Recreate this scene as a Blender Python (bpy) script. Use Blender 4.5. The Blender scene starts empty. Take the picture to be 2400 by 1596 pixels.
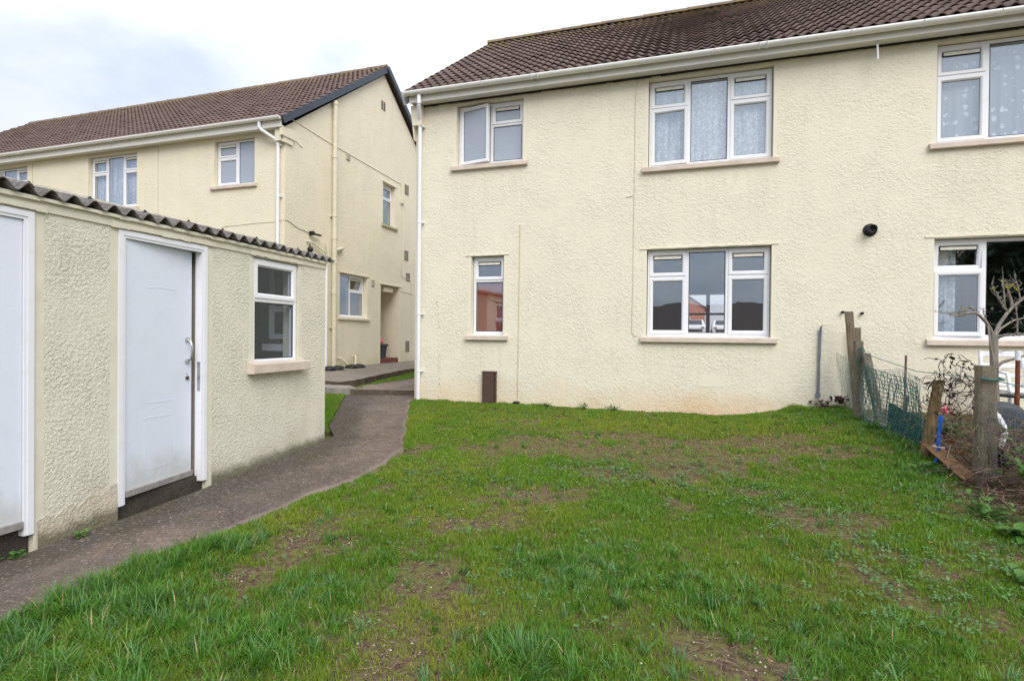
import bpy, math, random
import numpy as np
from mathutils import Matrix, Vector
random.seed(7); rng = np.random.default_rng(7)
S = bpy.context.scene; COL = S.collection
rad = math.radians

# ---------------------------------------------------------------- camera
def make_camera():
    yaw, pit, rol = rad(17.908), rad(-0.458), rad(0.540)
    f = Vector((-math.sin(yaw)*math.cos(pit), math.cos(yaw)*math.cos(pit), math.sin(pit)))
    r = Vector((math.cos(yaw), math.sin(yaw), 0)); u = r.cross(f)
    r2 = math.cos(rol)*r + math.sin(rol)*u; u2 = -math.sin(rol)*r + math.cos(rol)*u
    cd = bpy.data.cameras.new('camera'); cam = bpy.data.objects.new('camera', cd); COL.objects.link(cam)
    m = Matrix.Identity(4)
    for i in range(3):
        m[i][0] = r2[i]; m[i][1] = u2[i]; m[i][2] = -f[i]
    cam.matrix_world = m
    cd.sensor_width = 36; cd.lens = 19.39; cd.clip_start = 0.05; cd.clip_end = 2000
    S.camera = cam
make_camera()

# ---------------------------------------------------------------- world and sun
SUN_EL, SUN_AZ = 42, 143      # azimuth measured clockwise from +Y
def make_world():
    w = bpy.data.worlds.new('World'); S.world = w; w.use_nodes = True
    nt = w.node_tree; N = nt.nodes; L = nt.links; N.clear()
    out = N.new('ShaderNodeOutputWorld'); bg = N.new('ShaderNodeBackground'); bg.inputs[1].default_value = 0.1
    sky = N.new('ShaderNodeTexSky'); sky.sky_type = 'NISHITA'; sky.sun_disc = False
    sky.sun_elevation = rad(SUN_EL); sky.sun_rotation = rad(SUN_AZ); sky.air_density = 1.0; sky.dust_density = 1.5
    tc = N.new('ShaderNodeTexCoord'); sep = N.new('ShaderNodeSeparateXYZ'); L.new(tc.outputs['Generated'], sep.inputs[0])
    # cloud layer: direction projected on a high plane
    den = N.new('ShaderNodeMath'); den.operation = 'ADD'; den.inputs[1].default_value = 0.22
    L.new(sep.outputs[2], den.inputs[0])
    mx = N.new('ShaderNodeMath'); mx.operation = 'MAXIMUM'; mx.inputs[1].default_value = 0.12; L.new(den.outputs[0], mx.inputs[0])
    dv = N.new('ShaderNodeVectorMath'); dv.operation = 'DIVIDE'
    cb = N.new('ShaderNodeCombineXYZ')
    for i in range(3): L.new(mx.outputs[0], cb.inputs[i])
    L.new(tc.outputs['Generated'], dv.inputs[0]); L.new(cb.outputs[0], dv.inputs[1])
    n1 = N.new('ShaderNodeTexNoise'); n1.inputs['Scale'].default_value = 1.5; n1.inputs['Detail'].default_value = 6
    n1.inputs['Roughness'].default_value = 0.5; n1.inputs['Distortion'].default_value = 0.4
    L.new(dv.outputs[0], n1.inputs['Vector'])
    rp = N.new('ShaderNodeValToRGB'); e = rp.color_ramp.elements
    e[0].position = 0.36; e[0].color = (0.72, 0.80, 0.97, 1)
    e[1].position = 0.62; e[1].color = (1.03, 1.06, 1.12, 1)
    em = e.new(0.47); em.color = (0.91, 0.97, 1.10, 1)
    L.new(n1.outputs['Fac'], rp.inputs[0])
    # overcast luminance: brighter overhead than at the horizon
    el = N.new('ShaderNodeMath'); el.operation = 'MULTIPLY_ADD'; el.inputs[1].default_value = 6.6; el.inputs[2].default_value = 5.8
    cl = N.new('ShaderNodeMath'); cl.operation = 'MAXIMUM'; cl.inputs[1].default_value = 0; L.new(sep.outputs[2], cl.inputs[0])
    L.new(cl.outputs[0], el.inputs[0])
    sc = N.new('ShaderNodeVectorMath'); sc.operation = 'SCALE'; L.new(rp.outputs[0], sc.inputs[0]); L.new(el.outputs[0], sc.inputs['Scale'])
    # thin gaps of blue sky low behind the camera
    n2 = N.new('ShaderNodeTexNoise'); n2.inputs['Scale'].default_value = 0.9; n2.inputs['Detail'].default_value = 3
    L.new(dv.outputs[0], n2.inputs['Vector'])
    mr = N.new('ShaderNodeMapRange'); mr.inputs[1].default_value = 0.46; mr.inputs[2].default_value = 0.62; mr.inputs[3].default_value = 0.95; mr.inputs[4].default_value = 0.82
    L.new(n2.outputs['Fac'], mr.inputs[0])
    mix = N.new('ShaderNodeMixRGB'); L.new(mr.outputs[0], mix.inputs[0]); L.new(sky.outputs[0], mix.inputs[1]); L.new(sc.outputs[0], mix.inputs[2])
    L.new(mix.outputs[0], bg.inputs[0]); L.new(bg.outputs[0], out.inputs[0])
    sd = bpy.data.lights.new('sun', 'SUN'); sd.energy = 2.0; sd.angle = rad(42); sd.color = (1, 0.95, 0.88)
    so = bpy.data.objects.new('sun', sd); COL.objects.link(so)
    a, e_ = rad(SUN_AZ), rad(SUN_EL)
    d = Vector((math.sin(a)*math.cos(e_), math.cos(a)*math.cos(e_), math.sin(e_)))
    so.rotation_euler = d.to_track_quat('Z', 'Y').to_euler()
make_world()
vs = S.view_settings; vs.view_transform = 'Standard'; vs.look = 'None'; vs.exposure = 0.43; vs.gamma = 1; vs.use_curve_mapping = False
S.cycles.max_bounces = 6; S.cycles.transparent_max_bounces = 12; S.cycles.use_denoising = True

# ---------------------------------------------------------------- materials
class Mat:
    def __init__(s, name):
        s.m = bpy.data.materials.new(name); s.m.use_nodes = True
        s.nt = s.m.node_tree; s.N = s.nt.nodes; s.L = s.nt.links
        s.b = s.N['Principled BSDF']; s.out = s.N['Material Output']
        s.tc = s.N.new('ShaderNodeTexCoord')
    def noise(s, scale, detail=3, rough=0.5, dist=0.0, sv=None):
        n = s.N.new('ShaderNodeTexNoise'); n.inputs['Scale'].default_value = scale; n.inputs['Detail'].default_value = detail
        n.inputs['Roughness'].default_value = rough; n.inputs['Distortion'].default_value = dist
        if sv:
            mp = s.N.new('ShaderNodeMapping'); mp.inputs['Scale'].default_value = sv; s.L.new(s.tc.outputs['Object'], mp.inputs[0]); s.L.new(mp.outputs[0], n.inputs['Vector'])
        else: s.L.new(s.tc.outputs['Object'], n.inputs['Vector'])
        return n.outputs['Fac']
    def ramp(s, src, stops):
        r = s.N.new('ShaderNodeValToRGB'); e = r.color_ramp.elements
        for i, (p, c) in enumerate(stops):
            c = (c, c, c) if isinstance(c, (int, float)) else c
            k = e[i] if i < 2 else e.new(p)
            k.position = p; k.color = (*c, 1)
        s.L.new(src, r.inputs[0]); return r.outputs[0]
    def mix(s, f, a, b, mode='MIX'):
        m = s.N.new('ShaderNodeMixRGB'); m.blend_type = mode
        for v, i in ((f, 0), (a, 1), (b, 2)):
            if isinstance(v, (int, float)): m.inputs[i].default_value = v if i == 0 else (v, v, v, 1)
            elif isinstance(v, tuple): m.inputs[i].default_value = (*v, 1)
            else: s.L.new(v, m.inputs[i])
        return m.outputs[0]
    def math(s, op, a, b=0.0, clamp=False):
        m = s.N.new('ShaderNodeMath'); m.operation = op; m.use_clamp = clamp
        for v, i in ((a, 0), (b, 1)):
            if isinstance(v, (int, float)): m.inputs[i].default_value = v
            else: s.L.new(v, m.inputs[i])
        return m.outputs[0]
    def pos(s):
        x = s.N.new('ShaderNodeSeparateXYZ'); s.L.new(s.tc.outputs['Object'], x.inputs[0]); return x.outputs
    def bump(s, h, strength=0.5, dist=0.01):
        b = s.N.new('ShaderNodeBump'); b.inputs['Strength'].default_value = strength; b.inputs['Distance'].default_value = dist
        s.L.new(h, b.inputs['Height']); s.L.new(b.outputs[0], s.b.inputs['Normal']); return b
    def col(s, c):
        if isinstance(c, tuple): s.b.inputs['Base Color'].default_value = (*c, 1)
        else: s.L.new(c, s.b.inputs['Base Color'])
    def rough(s, r, spec=0.3):
        if isinstance(r, (int, float)): s.b.inputs['Roughness'].default_value = r
        else: s.L.new(r, s.b.inputs['Roughness'])
        s.b.inputs['Specular IOR Level'].default_value = spec

def simple(name, c, rough=0.6, spec=0.3, var=0.12, scale=12, bump=0.15, metal=0):
    m = Mat(name); n = m.noise(scale, 4, 0.6)
    dark = tuple(x*(1-var) for x in c); lite = tuple(min(1, x*(1+var)) for x in c)
    m.col(m.ramp(n, [(0.3, dark), (0.7, lite)])); m.rough(rough, spec)
    m.b.inputs['Metallic'].default_value = metal
    if bump: m.bump(m.noise(scale*6, 3), bump, 0.004)
    return m.m

def render_wall(name, c, dirt_and_shade, k=1.0, streak=True, lowz=-1.1, stainc=(0.62, 0.42, 0.24), stain=0.5, moss=False, centre=False, fine=0.35):
    """roughcast: thrown render painted over, ridged and swirled"""
    m = Mat(name)
    a = m.noise(31*k, 4, 0.60, 0.45, sv=(1, 1, 1.1)); b = m.noise(95*k, 2, 0.5, 0.2); z = m.noise(2.2, 3, 0.5)
    lump = m.ramp(a, [(0.38, 0.0), (0.50, 0.55), (0.66, 1.0)]); amt = m.ramp(z, [(0.34, 0.22), (0.62, 1.0)])
    h = m.math('ADD', m.math('MULTIPLY', lump, amt), m.math('MULTIPLY', b, fine))
    m.bump(h, 0.46 if fine < .5 else 0.62, 0.015)
    big = m.noise(0.7, 4, 0.6); col = m.mix(m.ramp(big, [(0.38, 0.0), (0.68, 0.32)]), c, tuple(x*y for x, y in zip(c, (0.90, 0.91, 0.90))))
    med = m.noise(4, 5, 0.65); col = m.mix(m.ramp(med, [(0.45, 0.0), (0.8, 0.35)]), col, dirt_and_shade)
    crev_shade = m.ramp(lump, [(0.0, 0.16), (0.35, 0.0)]); col = m.mix(crev_shade, col, tuple(x*0.62 for x in dirt_and_shade))  # hollows between lumps tinted darker: crevice shade painted into the colour
    p = m.pos()
    edge = m.noise(1.6, 4, 0.6)
    low = m.math('SUBTRACT', m.math('MULTIPLY', edge, 1.0), m.math('SUBTRACT', p[2], lowz+0.02))
    lowf = m.ramp(low, [(0.15, 0.0), (0.62, stain)])
    col = m.mix(lowf, col, stainc)
    if centre:
        gx = m.math('ABSOLUTE', m.math('SUBTRACT', p[0], 0.55)); fx = m.ramp(gx, [(0.55, 1.0), (0.98, 0.0)])
        fo = m.math('SUBTRACT', m.math('ADD', m.math('MULTIPLY', m.noise(1.9, 5, 0.65), 0.62), -1.02), p[2]); fo = m.math('MULTIPLY', m.ramp(fo, [(0.02, 0.0), (0.30, 0.48)]), fx)
        fo = m.math('MULTIPLY', fo, m.ramp(m.noise(11, 5, 0.7), [(0.35, 0.35), (0.65, 1.0)])); col = m.mix(fo, col, (0.68, 0.40, 0.21))
        for x0, x1, zs in ((-3.84, -2.50, 2.68), (-0.73, 1.16, 2.40), (-0.73, 1.16, -0.16), (-3.56, -2.80, -0.16), (2.9, 4.8, 2.40)):
            dx = m.math('MAXIMUM', m.math('SUBTRACT', x0, p[0]), m.math('SUBTRACT', p[0], x1)); dz = m.math('SUBTRACT', zs, p[2])
            fx = m.ramp(m.math('ADD', dx, 0.10), [(0.04, 1.0), (0.12, 0.0)]); fz_ = m.ramp(dz, [(0.0, 0.0), (0.02, 1.0), (0.75, 0.0)]); sn = m.ramp(m.noise(6, 4, 0.6, 0.1, sv=(2.4, 1, 0.12)), [(0.50, 0.0), (0.74, 0.34)])
            col = m.mix(m.math('MULTIPLY', m.math('MULTIPLY', fx, fz_), sn), col, (0.50, 0.47, 0.35))
    if moss:
        fz = m.math('SUBTRACT', m.math('ADD', m.math('MULTIPLY', m.noise(7, 4, 0.7), 0.16), m.math('MULTIPLY', p[0], 0.034)), m.math('ADD', p[2], 1.46))
        col = m.mix(m.ramp(fz, [(0.03, 0.0), (0.11, 0.75)]), col, (0.10, 0.095, 0.05))
    if streak:
        st = m.noise(3, 4, 0.6, 0.2, sv=(2.6, 2.6, 0.22)); col = m.mix(m.ramp(st, [(0.55, 0.0), (0.80, 0.35)]), col, tuple(x*0.86 for x in dirt_and_shade))
    m.col(col); m.rough(0.85, 0.2); return m.m

CREAM = (0.785, 0.738, 0.600)
M_WALL = render_wall('cream_roughcast', CREAM, (0.72, 0.675, 0.535), 1.0, stainc=(0.70, 0.50, 0.30), stain=0.55, centre=True)
M_WALL2 = render_wall('cream_roughcast_far', (0.79, 0.73, 0.575), (0.72, 0.65, 0.49), 1.0, lowz=-0.9, stainc=(0.55, 0.48, 0.27), stain=0.5)
M_SHED = render_wall('weathered_roughcast', (0.75, 0.72, 0.60), (0.62, 0.585, 0.465), 1.25, fine=0.7, lowz=-1.45, stainc=(0.47, 0.42, 0.31), stain=0.8, moss=True)
M_PLINTH = render_wall('patched_plinth_render', (0.60, 0.565, 0.46), (0.42, 0.385, 0.30), 1.25, fine=0.7, lowz=-1.45, moss=True)
def smooth_wall(name, c, d):
    m = Mat(name); n = m.noise(5, 5, 0.65); m.col(m.ramp(n, [(0.35, c), (0.75, d)])); m.rough(0.8, 0.2); m.bump(m.noise(14, 5, 0.6), 0.35, 0.008); return m.m
M_SMOOTH = smooth_wall('smooth_cream_render', (0.77, 0.725, 0.59), (0.73, 0.685, 0.55))
M_SMOOTH2 = smooth_wall('smooth_cream_render_far', (0.78, 0.72, 0.57), (0.72, 0.655, 0.505))
M_SHEDS = smooth_wall('smooth_shed_render', (0.73, 0.70, 0.58), (0.63, 0.595, 0.47))
M_LINTEL = smooth_wall('old_lintel_render', (0.50, 0.47, 0.32), (0.36, 0.34, 0.2))
def upvc(name, c, dirty=0.25, r=0.28):
    m = Mat(name); n = m.noise(9, 5, 0.7); col = m.mix(m.ramp(n, [(0.5, 0.0), (0.85, dirty)]), c, (0.52, 0.50, 0.42)); m.col(col); m.rough(r, 0.45); m.bump(m.noise(3, 2), 0.05, 0.01); return m.m
M_UPVC = upvc('white_upvc', (0.80, 0.81, 0.85))
def doorskin():
    m = Mat('white_door_skin'); p = m.pos(); n = m.noise(7, 5, 0.7); col = m.mix(m.ramp(n, [(0.5, 0.0), (0.85, 0.2)]), (0.73, 0.78, 0.88), (0.52, 0.50, 0.42))
    g = m.math('SUBTRACT', m.math('ADD', m.math('MULTIPLY', m.noise(9, 5, 0.75, 0, sv=(1, 1, .4)), 0.45), -1.20), p[2]); col = m.mix(m.ramp(g, [(0.0, 0.0), (0.25, 0.5)]), col, (0.42, 0.40, 0.30))
    sc_ = m.noise(90, 2, 0.6, 0, sv=(.15, 1, 1)); col = m.mix(m.ramp(sc_, [(0.68, 0.0), (0.74, 0.35)]), col, (0.45, 0.45, 0.46)); m.col(col); m.rough(0.42, 0.45); m.bump(m.noise(40, 3, 0.6, 0, sv=(3, 1, .15)), 0.10, 0.003); return m.m
M_DOOR = doorskin()
M_WBAR = simple('worn_aluminium', (0.30, 0.28, 0.27), 0.5, 0.4, 0.2, 20)
M_GUT = upvc('gutter_upvc', (0.82, 0.82, 0.80), 0.35)
M_SOFF = upvc('soffit_board', (0.70, 0.69, 0.65), 0.6, 0.5)
M_VENT = simple('trickle_vent', (0.80, 0.78, 0.70), 0.5, bump=0)
M_GASK = simple('gasket_black', (0.015, 0.015, 0.02), 0.6, bump=0)
M_SILL = simple('sill_concrete', (0.62, 0.53, 0.45), 0.75, 0.25, 0.13, 6, 0.35)
M_CREAMPIPE = simple('cream_painted_pipe', (0.66, 0.61, 0.47), 0.5, 0.3, 0.08)
M_CABLE = simple('cream_cable', (0.60, 0.565, 0.45), 0.6, bump=0)
M_DARKB = simple('slate_blue_bargeboard', (0.045, 0.055, 0.075), 0.4, 0.4, bump=0.05)
M_BLACK = simple('black_plastic', (0.012, 0.012, 0.014), 0.45, 0.4)
M_BROWN = simple('brown_meter_plastic', (0.085, 0.052, 0.042), 0.45, 0.4)
M_GREYBAR = simple('grey_galvanised', (0.17, 0.17, 0.21), 0.5, 0.4)
M_DARKGAP = simple('dark_underlay_and_shade', (0.03, 0.028, 0.024), 0.9)  # near-black for the roof underlay and for shade painted into gaps
def glass(name, refl=0.31, tint=(0.96, 0.97, 0.98)):
    m = Mat(name); N, L = m.N, m.L; N.remove(m.b)
    g = N.new('ShaderNodeBsdfGlossy'); g.inputs['Roughness'].default_value = 0.0; g.inputs[0].default_value = (0.84, 0.92, 1.0, 1)
    t = N.new('ShaderNodeBsdfTransparent'); t.inputs[0].default_value = (*tint, 1)
    lw = N.new('ShaderNodeLayerWeight'); lw.inputs[0].default_value = 0.5
    pw = N.new('ShaderNodeMath'); pw.operation = 'POWER'; pw.inputs[1].default_value = 4.0; L.new(lw.outputs['Facing'], pw.inputs[0])
    ad = N.new('ShaderNodeMath'); ad.operation = 'MULTIPLY_ADD'; ad.inputs[1].default_value = 0.55; ad.inputs[2].default_value = refl*0.62; L.new(pw.outputs[0], ad.inputs[0])
    mx = N.new('ShaderNodeMixShader'); L.new(ad.outputs[0], mx.inputs[0]); L.new(t.outputs[0], mx.inputs[1]); L.new(g.outputs[0], mx.inputs[2])
    bn = N.new('ShaderNodeTexNoise'); bn.inputs['Scale'].default_value = 1.6; L.new(m.tc.outputs['Object'], bn.inputs['Vector'])
    bp = N.new('ShaderNodeBump'); bp.inputs['Strength'].default_value = 0.12; bp.inputs['Distance'].default_value = 0.02; L.new(bn.outputs[0], bp.inputs['Height']); L.new(bp.outputs[0], g.inputs['Normal'])
    L.new(mx.outputs[0], m.out.inputs[0]); return m.m
M_GLASS = glass('window_glass'); M_GLASSD = glass('shed_glass', 0.07, (0.85, 0.88, 0.92))
def frosted():
    m = Mat('obscure_glass'); m.col(m.ramp(m.noise(140, 2), [(0.4, (0.30, 0.34, 0.41)), (0.6, (0.36, 0.41, 0.49))])); m.rough(0.12, 0.9)
    m.bump(m.noise(160, 2), 0.12, 0.003); return m.m
M_FROST = frosted()
def lace(name, kind):
    m = Mat(name); N, L = m.N, m.L; N.remove(m.b)
    d = N.new('ShaderNodeBsdfDiffuse'); d.inputs[0].default_value = (0.86, 0.92, 0.98, 1)
    tl = N.new('ShaderNodeBsdfTranslucent'); tl.inputs[0].default_value = (0.8, 0.86, 0.93, 1)
    t = N.new('ShaderNodeBsdfTransparent'); m1 = N.new('ShaderNodeMixShader'); m1.inputs[0].default_value = 0.12
    L.new(d.outputs[0], m1.inputs[1]); L.new(tl.outputs[0], m1.inputs[2])
    if kind == 'leaf':
        n = m.noise(26, 3, 0.55, 1.2, sv=(1.2, 1, .8)); f = m.math('MULTIPLY', m.ramp(n, [(0.48, 0.66), (0.58, 1.0)]), m.ramp(m.noise(9, 3, 0.6, 0, sv=(2, 0.2, 0.08)), [(0.34, 0.58), (0.54, 1.0)]))
    else:
        v = N.new('ShaderNodeTexVoronoi'); v.inputs['Scale'].default_value = 9.5; v.inputs['Randomness'].default_value = 0.35; L.new(m.tc.outputs['Object'], v.inputs['Vector'])
        w = m.math('ADD', v.outputs['Distance'], m.math('MULTIPLY', m.noise(26, 2, 0.5, 1.0), 0.5)); f = m.ramp(w, [(0.60, 1.0), (0.68, 0.50)])
    m2 = N.new('ShaderNodeMixShader'); L.new(f, m2.inputs[0]); L.new(t.outputs[0], m2.inputs[1]); L.new(m1.outputs[0], m2.inputs[2]); L.new(m2.outputs[0], m.out.inputs[0])
    return m.m
M_LACE = lace('leaf_lace_net', 'leaf'); M_FLOR = lace('floral_net', 'floral')
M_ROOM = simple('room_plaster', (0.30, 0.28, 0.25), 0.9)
M_BLIND = simple('orange_red_blind', (0.42, 0.085, 0.04), 0.7, 0.2, 0.1, 3)
def tiles(name, c1, c2, lich, g, ridge_s):
    m = Mat(name); p = m.pos()
    vn = m.N.new('ShaderNodeAttribute'); vn.attribute_name = 'tile'
    base = m.ramp(vn.outputs['Fac'], [(0.0, c1), (1.0, c2)])
    sp = m.noise(24, 4, 0.7); base = m.mix(m.ramp(sp, [(0.40, 0.30), (0.62, 0.0)]), base, tuple(x*0.6 for x in c1))
    ll = m.math('ADD', m.noise(2.3, 5, 0.7), m.math('MULTIPLY', m.math('SUBTRACT', p[2], ridge_s), 0.20))
    base = m.mix(m.ramp(ll, [(0.42, 0.0), (0.58, lich)]), base, (0.26, 0.20, 0.07)); m.col(base); m.rough(0.75, 0.3); m.bump(sp, 0.3, 0.008); return m.m
M_TILE = tiles('brown_roof_tile', (0.120, 0.084, 0.074), (0.200, 0.143, 0.126), 0.6, 0, 6.75)
M_TILE2 = tiles('faded_roof_tile', (0.150, 0.103, 0.092), (0.200, 0.139, 0.123), 0.45, 0, 7.6)
def asbestos():
    m = Mat('weathered_cement_sheet'); n = m.noise(30, 5, 0.7); c = m.ramp(n, [(0.3, (0.07, 0.064, 0.06)), (0.5, (0.175, 0.16, 0.155)), (0.72, (0.33, 0.305, 0.295))])
    m.col(m.mix(m.ramp(m.noise(4, 4), [(0.5, 0.0), (0.75, 0.5)]), c, (0.10, 0.095, 0.07))); m.rough(0.9, 0.1); m.bump(n, 0.6, 0.01); return m.m
M_ASB = asbestos()
def concrete(name, c1, c2, c3, moss=0.3, edge=False):
    m = Mat(name); a = m.noise(1.1, 6, 0.68, 0.5); b = m.noise(7, 5, 0.7); f = m.noise(110, 2, 0.6)
    c = m.ramp(a, [(0.3, c1), (0.52, c2), (0.72, c3)]); c = m.mix(m.ramp(b, [(0.42, 0.42), (0.66, 0.0)]), c, tuple(x*0.55 for x in c1))
    st = m.noise(1.7, 5, 0.65, 0.4, sv=(1.6, 1, 1)); c = m.mix(m.ramp(st, [(0.56, 0.0), (0.72, moss)]), c, (0.26, 0.19, 0.10))
    c = m.mix(m.ramp(f, [(0.56, 0.0), (0.70, 0.38)]), c, (0.42, 0.38, 0.34)); c = m.mix(m.ramp(m.noise(60, 2), [(0.34, 0.55), (0.44, 0.0)]), c, (0.05, 0.045, 0.04))
    if edge:
        at = m.N.new('ShaderNodeAttribute'); at.attribute_name = 'edge'
        e_ = m.math('SUBTRACT', at.outputs['Fac'], m.math('MULTIPLY', m.noise(5, 5, 0.7), 0.55)); c = m.mix(m.ramp(e_, [(0.0, 0.80), (0.22, 0.0)]), c, (0.055, 0.050, 0.035))
        big = m.noise(0.9, 5, 0.7, 0.8); c = m.mix(m.ramp(big, [(0.42, 0.55), (0.58, 0.0)]), c, (0.10, 0.085, 0.08))
        c = m.mix(m.ramp(at.outputs['Fac'], [(0.95, 0.0), (1.0, 0.35)]), c, (0.38, 0.31, 0.26))
        ms = m.noise(3.3, 6, 0.75); c = m.mix(m.ramp(ms, [(0.58, 0.0), (0.70, 0.6)]), c, (0.075, 0.075, 0.03))
        ag = m.noise(38, 3, 0.7); c = m.mix(m.ramp(ag, [(0.56, 0.0), (0.66, 0.5)]), c, (0.40, 0.34, 0.28))
        ck = m.N.new('ShaderNodeTexVoronoi'); ck.feature = 'DISTANCE_TO_EDGE'; ck.inputs['Scale'].default_value = 0.55; wv = m.mix(0.12, m.tc.outputs['Object'], m.noise(4, 4, 0.6)); m.L.new(wv, ck.inputs['Vector'])
        c = m.mix(m.ramp(ck.outputs['Distance'], [(0.0, 0.5), (0.005, 0.0)]), c, (0.03, 0.027, 0.02)); b = m.mix(0.5, b, ag)
    m.col(c); m.rough(0.9, 0.15); m.bump(m.mix(0.5, f, b), 0.8, 0.010); return m.m
M_PATH = concrete('old_path_concrete', (0.115, 0.088, 0.070), (0.185, 0.142, 0.113), (0.26, 0.20, 0.16), edge=True)
M_SLAB = concrete('grey_slab_concrete', (0.22, 0.19, 0.165), (0.30, 0.26, 0.22), (0.38, 0.34, 0.29), 0.15)
M_SLAB2 = concrete('brown_slab_concrete', (0.17, 0.135, 0.11), (0.25, 0.20, 0.165), (0.33, 0.27, 0.22), 0.3)
M_KERB = concrete('rough_kerb_concrete', (0.20, 0.18, 0.155), (0.34, 0.31, 0.28), (0.45, 0.42, 0.38), 0.2)
M_POST = concrete('post_concrete', (0.12, 0.105, 0.08), (0.20, 0.175, 0.135), (0.29, 0.26, 0.205), 0.45)
M_DARKC = concrete('shaded_step_concrete', (0.045, 0.04, 0.033), (0.075, 0.065, 0.052), (0.11, 0.10, 0.08), 0.2)  # near-black: shade of the recess under the doors put into the colour
def soil():
    m = Mat('soil_and_moss'); a = m.noise(1.2, 6, 0.65); b = m.noise(28, 5, 0.75); c = m.ramp(b, [(0.3, (0.05, 0.032, 0.022)), (0.5, (0.15, 0.10, 0.07)), (0.72, (0.30, 0.22, 0.155))])
    g = m.ramp(m.noise(14, 5, 0.7), [(0.42, 0.0), (0.62, 0.75)]); c = m.mix(g, c, (0.15, 0.17, 0.035))
    m.col(c); m.rough(0.95, 0.1); m.bump(b, 0.9, 0.03); return m.m
M_SOIL = soil()
def wood(name, c1, c2):
    m = Mat(name); n = m.noise(14, 5, 0.6, 0.4, sv=(4, 4, 0.35)); m.col(m.ramp(n, [(0.3, c1), (0.7, c2)])); m.rough(0.85, 0.15); m.bump(n, 0.5, 0.01); return m.m
M_WOOD = wood('weathered_wood', (0.10, 0.08, 0.055), (0.24, 0.195, 0.14)); M_STAKE = wood('mossy_stake', (0.10, 0.07, 0.035), (0.24, 0.175, 0.09)); M_BARK = wood('grey_bark', (0.14, 0.125, 0.105), (0.34, 0.31, 0.27))
M_PLANK = wood('orange_plank', (0.16, 0.085, 0.045), (0.36, 0.22, 0.12)); M_TWIG = wood('dead_twig', (0.10, 0.065, 0.05), (0.30, 0.22, 0.16)); M_VINE = simple('dead_vine', (0.035, 0.026, 0.026), 0.8)
M_NETW = simple('pale_wire', (0.22, 0.31, 0.28), 0.6, bump=0); M_NETG = simple('green_plastic_mesh', (0.03, 0.125, 0.115), 0.5, bump=0); M_GSHEET = simple('dark_green_sheet', (0.012, 0.07, 0.062), 0.5)
M_BLUE = simple('blue_pipe', (0.01, 0.10, 0.55), 0.4); M_WHITEP = simple('white_plastic', (0.75, 0.76, 0.80), 0.4, bump=0.05); M_RUST = simple('rust', (0.15, 0.055, 0.03), 0.8, 0.2, 0.5, 30)
M_GREYP = simple('dark_grey_plastic', (0.045, 0.055, 0.062), 0.5); M_TERRA = simple('terracotta', (0.30, 0.09, 0.05), 0.8); M_REDSTEP = simple('red_tile_step', (0.16, 0.045, 0.03), 0.6); M_PINK = simple('pink_plastic', (0.75, 0.16, 0.22), 0.5)
M_METAL = simple('brushed_steel', (0.55, 0.55, 0.55), 0.3, 0.5, 0.1, 20, 0.05, 1.0); M_STONE = simple('pale_stone', (0.45, 0.42, 0.37), 0.9, 0.1, 0.3, 3)
M_GREYV = simple('stone_air_vent', (0.42, 0.38, 0.30), 0.8)
def leafmat(name, c1, c2, tl=0.35, attr=True):
    m = Mat(name)
    if attr:
        a = m.N.new('ShaderNodeAttribute'); a.attribute_name = 'tint'; c = a.outputs['Color']
    else: c = m.ramp(m.noise(8, 3), [(0.3, c1), (0.7, c2)])
    m.col(c); m.rough(0.42, 0.38); t = m.N.new('ShaderNodeBsdfTranslucent'); m.L.new(c, t.inputs[0])
    x = m.N.new('ShaderNodeMixShader'); x.inputs[0].default_value = tl; m.L.new(m.b.outputs[0], x.inputs[1]); m.L.new(t.outputs[0], x.inputs[2]); m.L.new(x.outputs[0], m.out.inputs[0]); return m.m
M_GRASS = leafmat('grass_blades', None, None, 0.35)
M_LEAF = leafmat('broad_leaf', (0.05, 0.14, 0.02), (0.12, 0.25, 0.05), 0.25, False); M_YLEAF = leafmat('yellow_leaf', (0.32, 0.38, 0.03), (0.45, 0.36, 0.03), 0.4, False); M_DLEAF = leafmat('conifer_foliage', (0.012, 0.03, 0.01), (0.03, 0.06, 0.02), 0.1, False)
M_DEADL = simple('dead_leaf', (0.06, 0.03, 0.025), 0.8); M_BRICK = simple('pink_red_render', (0.48, 0.20, 0.15), 0.85); M_CARW = simple('white_car_paint', (0.75, 0.76, 0.78), 0.25, 0.5, 0.02, 3, 0); M_CARG = simple('car_window', (0.02, 0.03, 0.035), 0.1, 0.6, bump=0)

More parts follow.
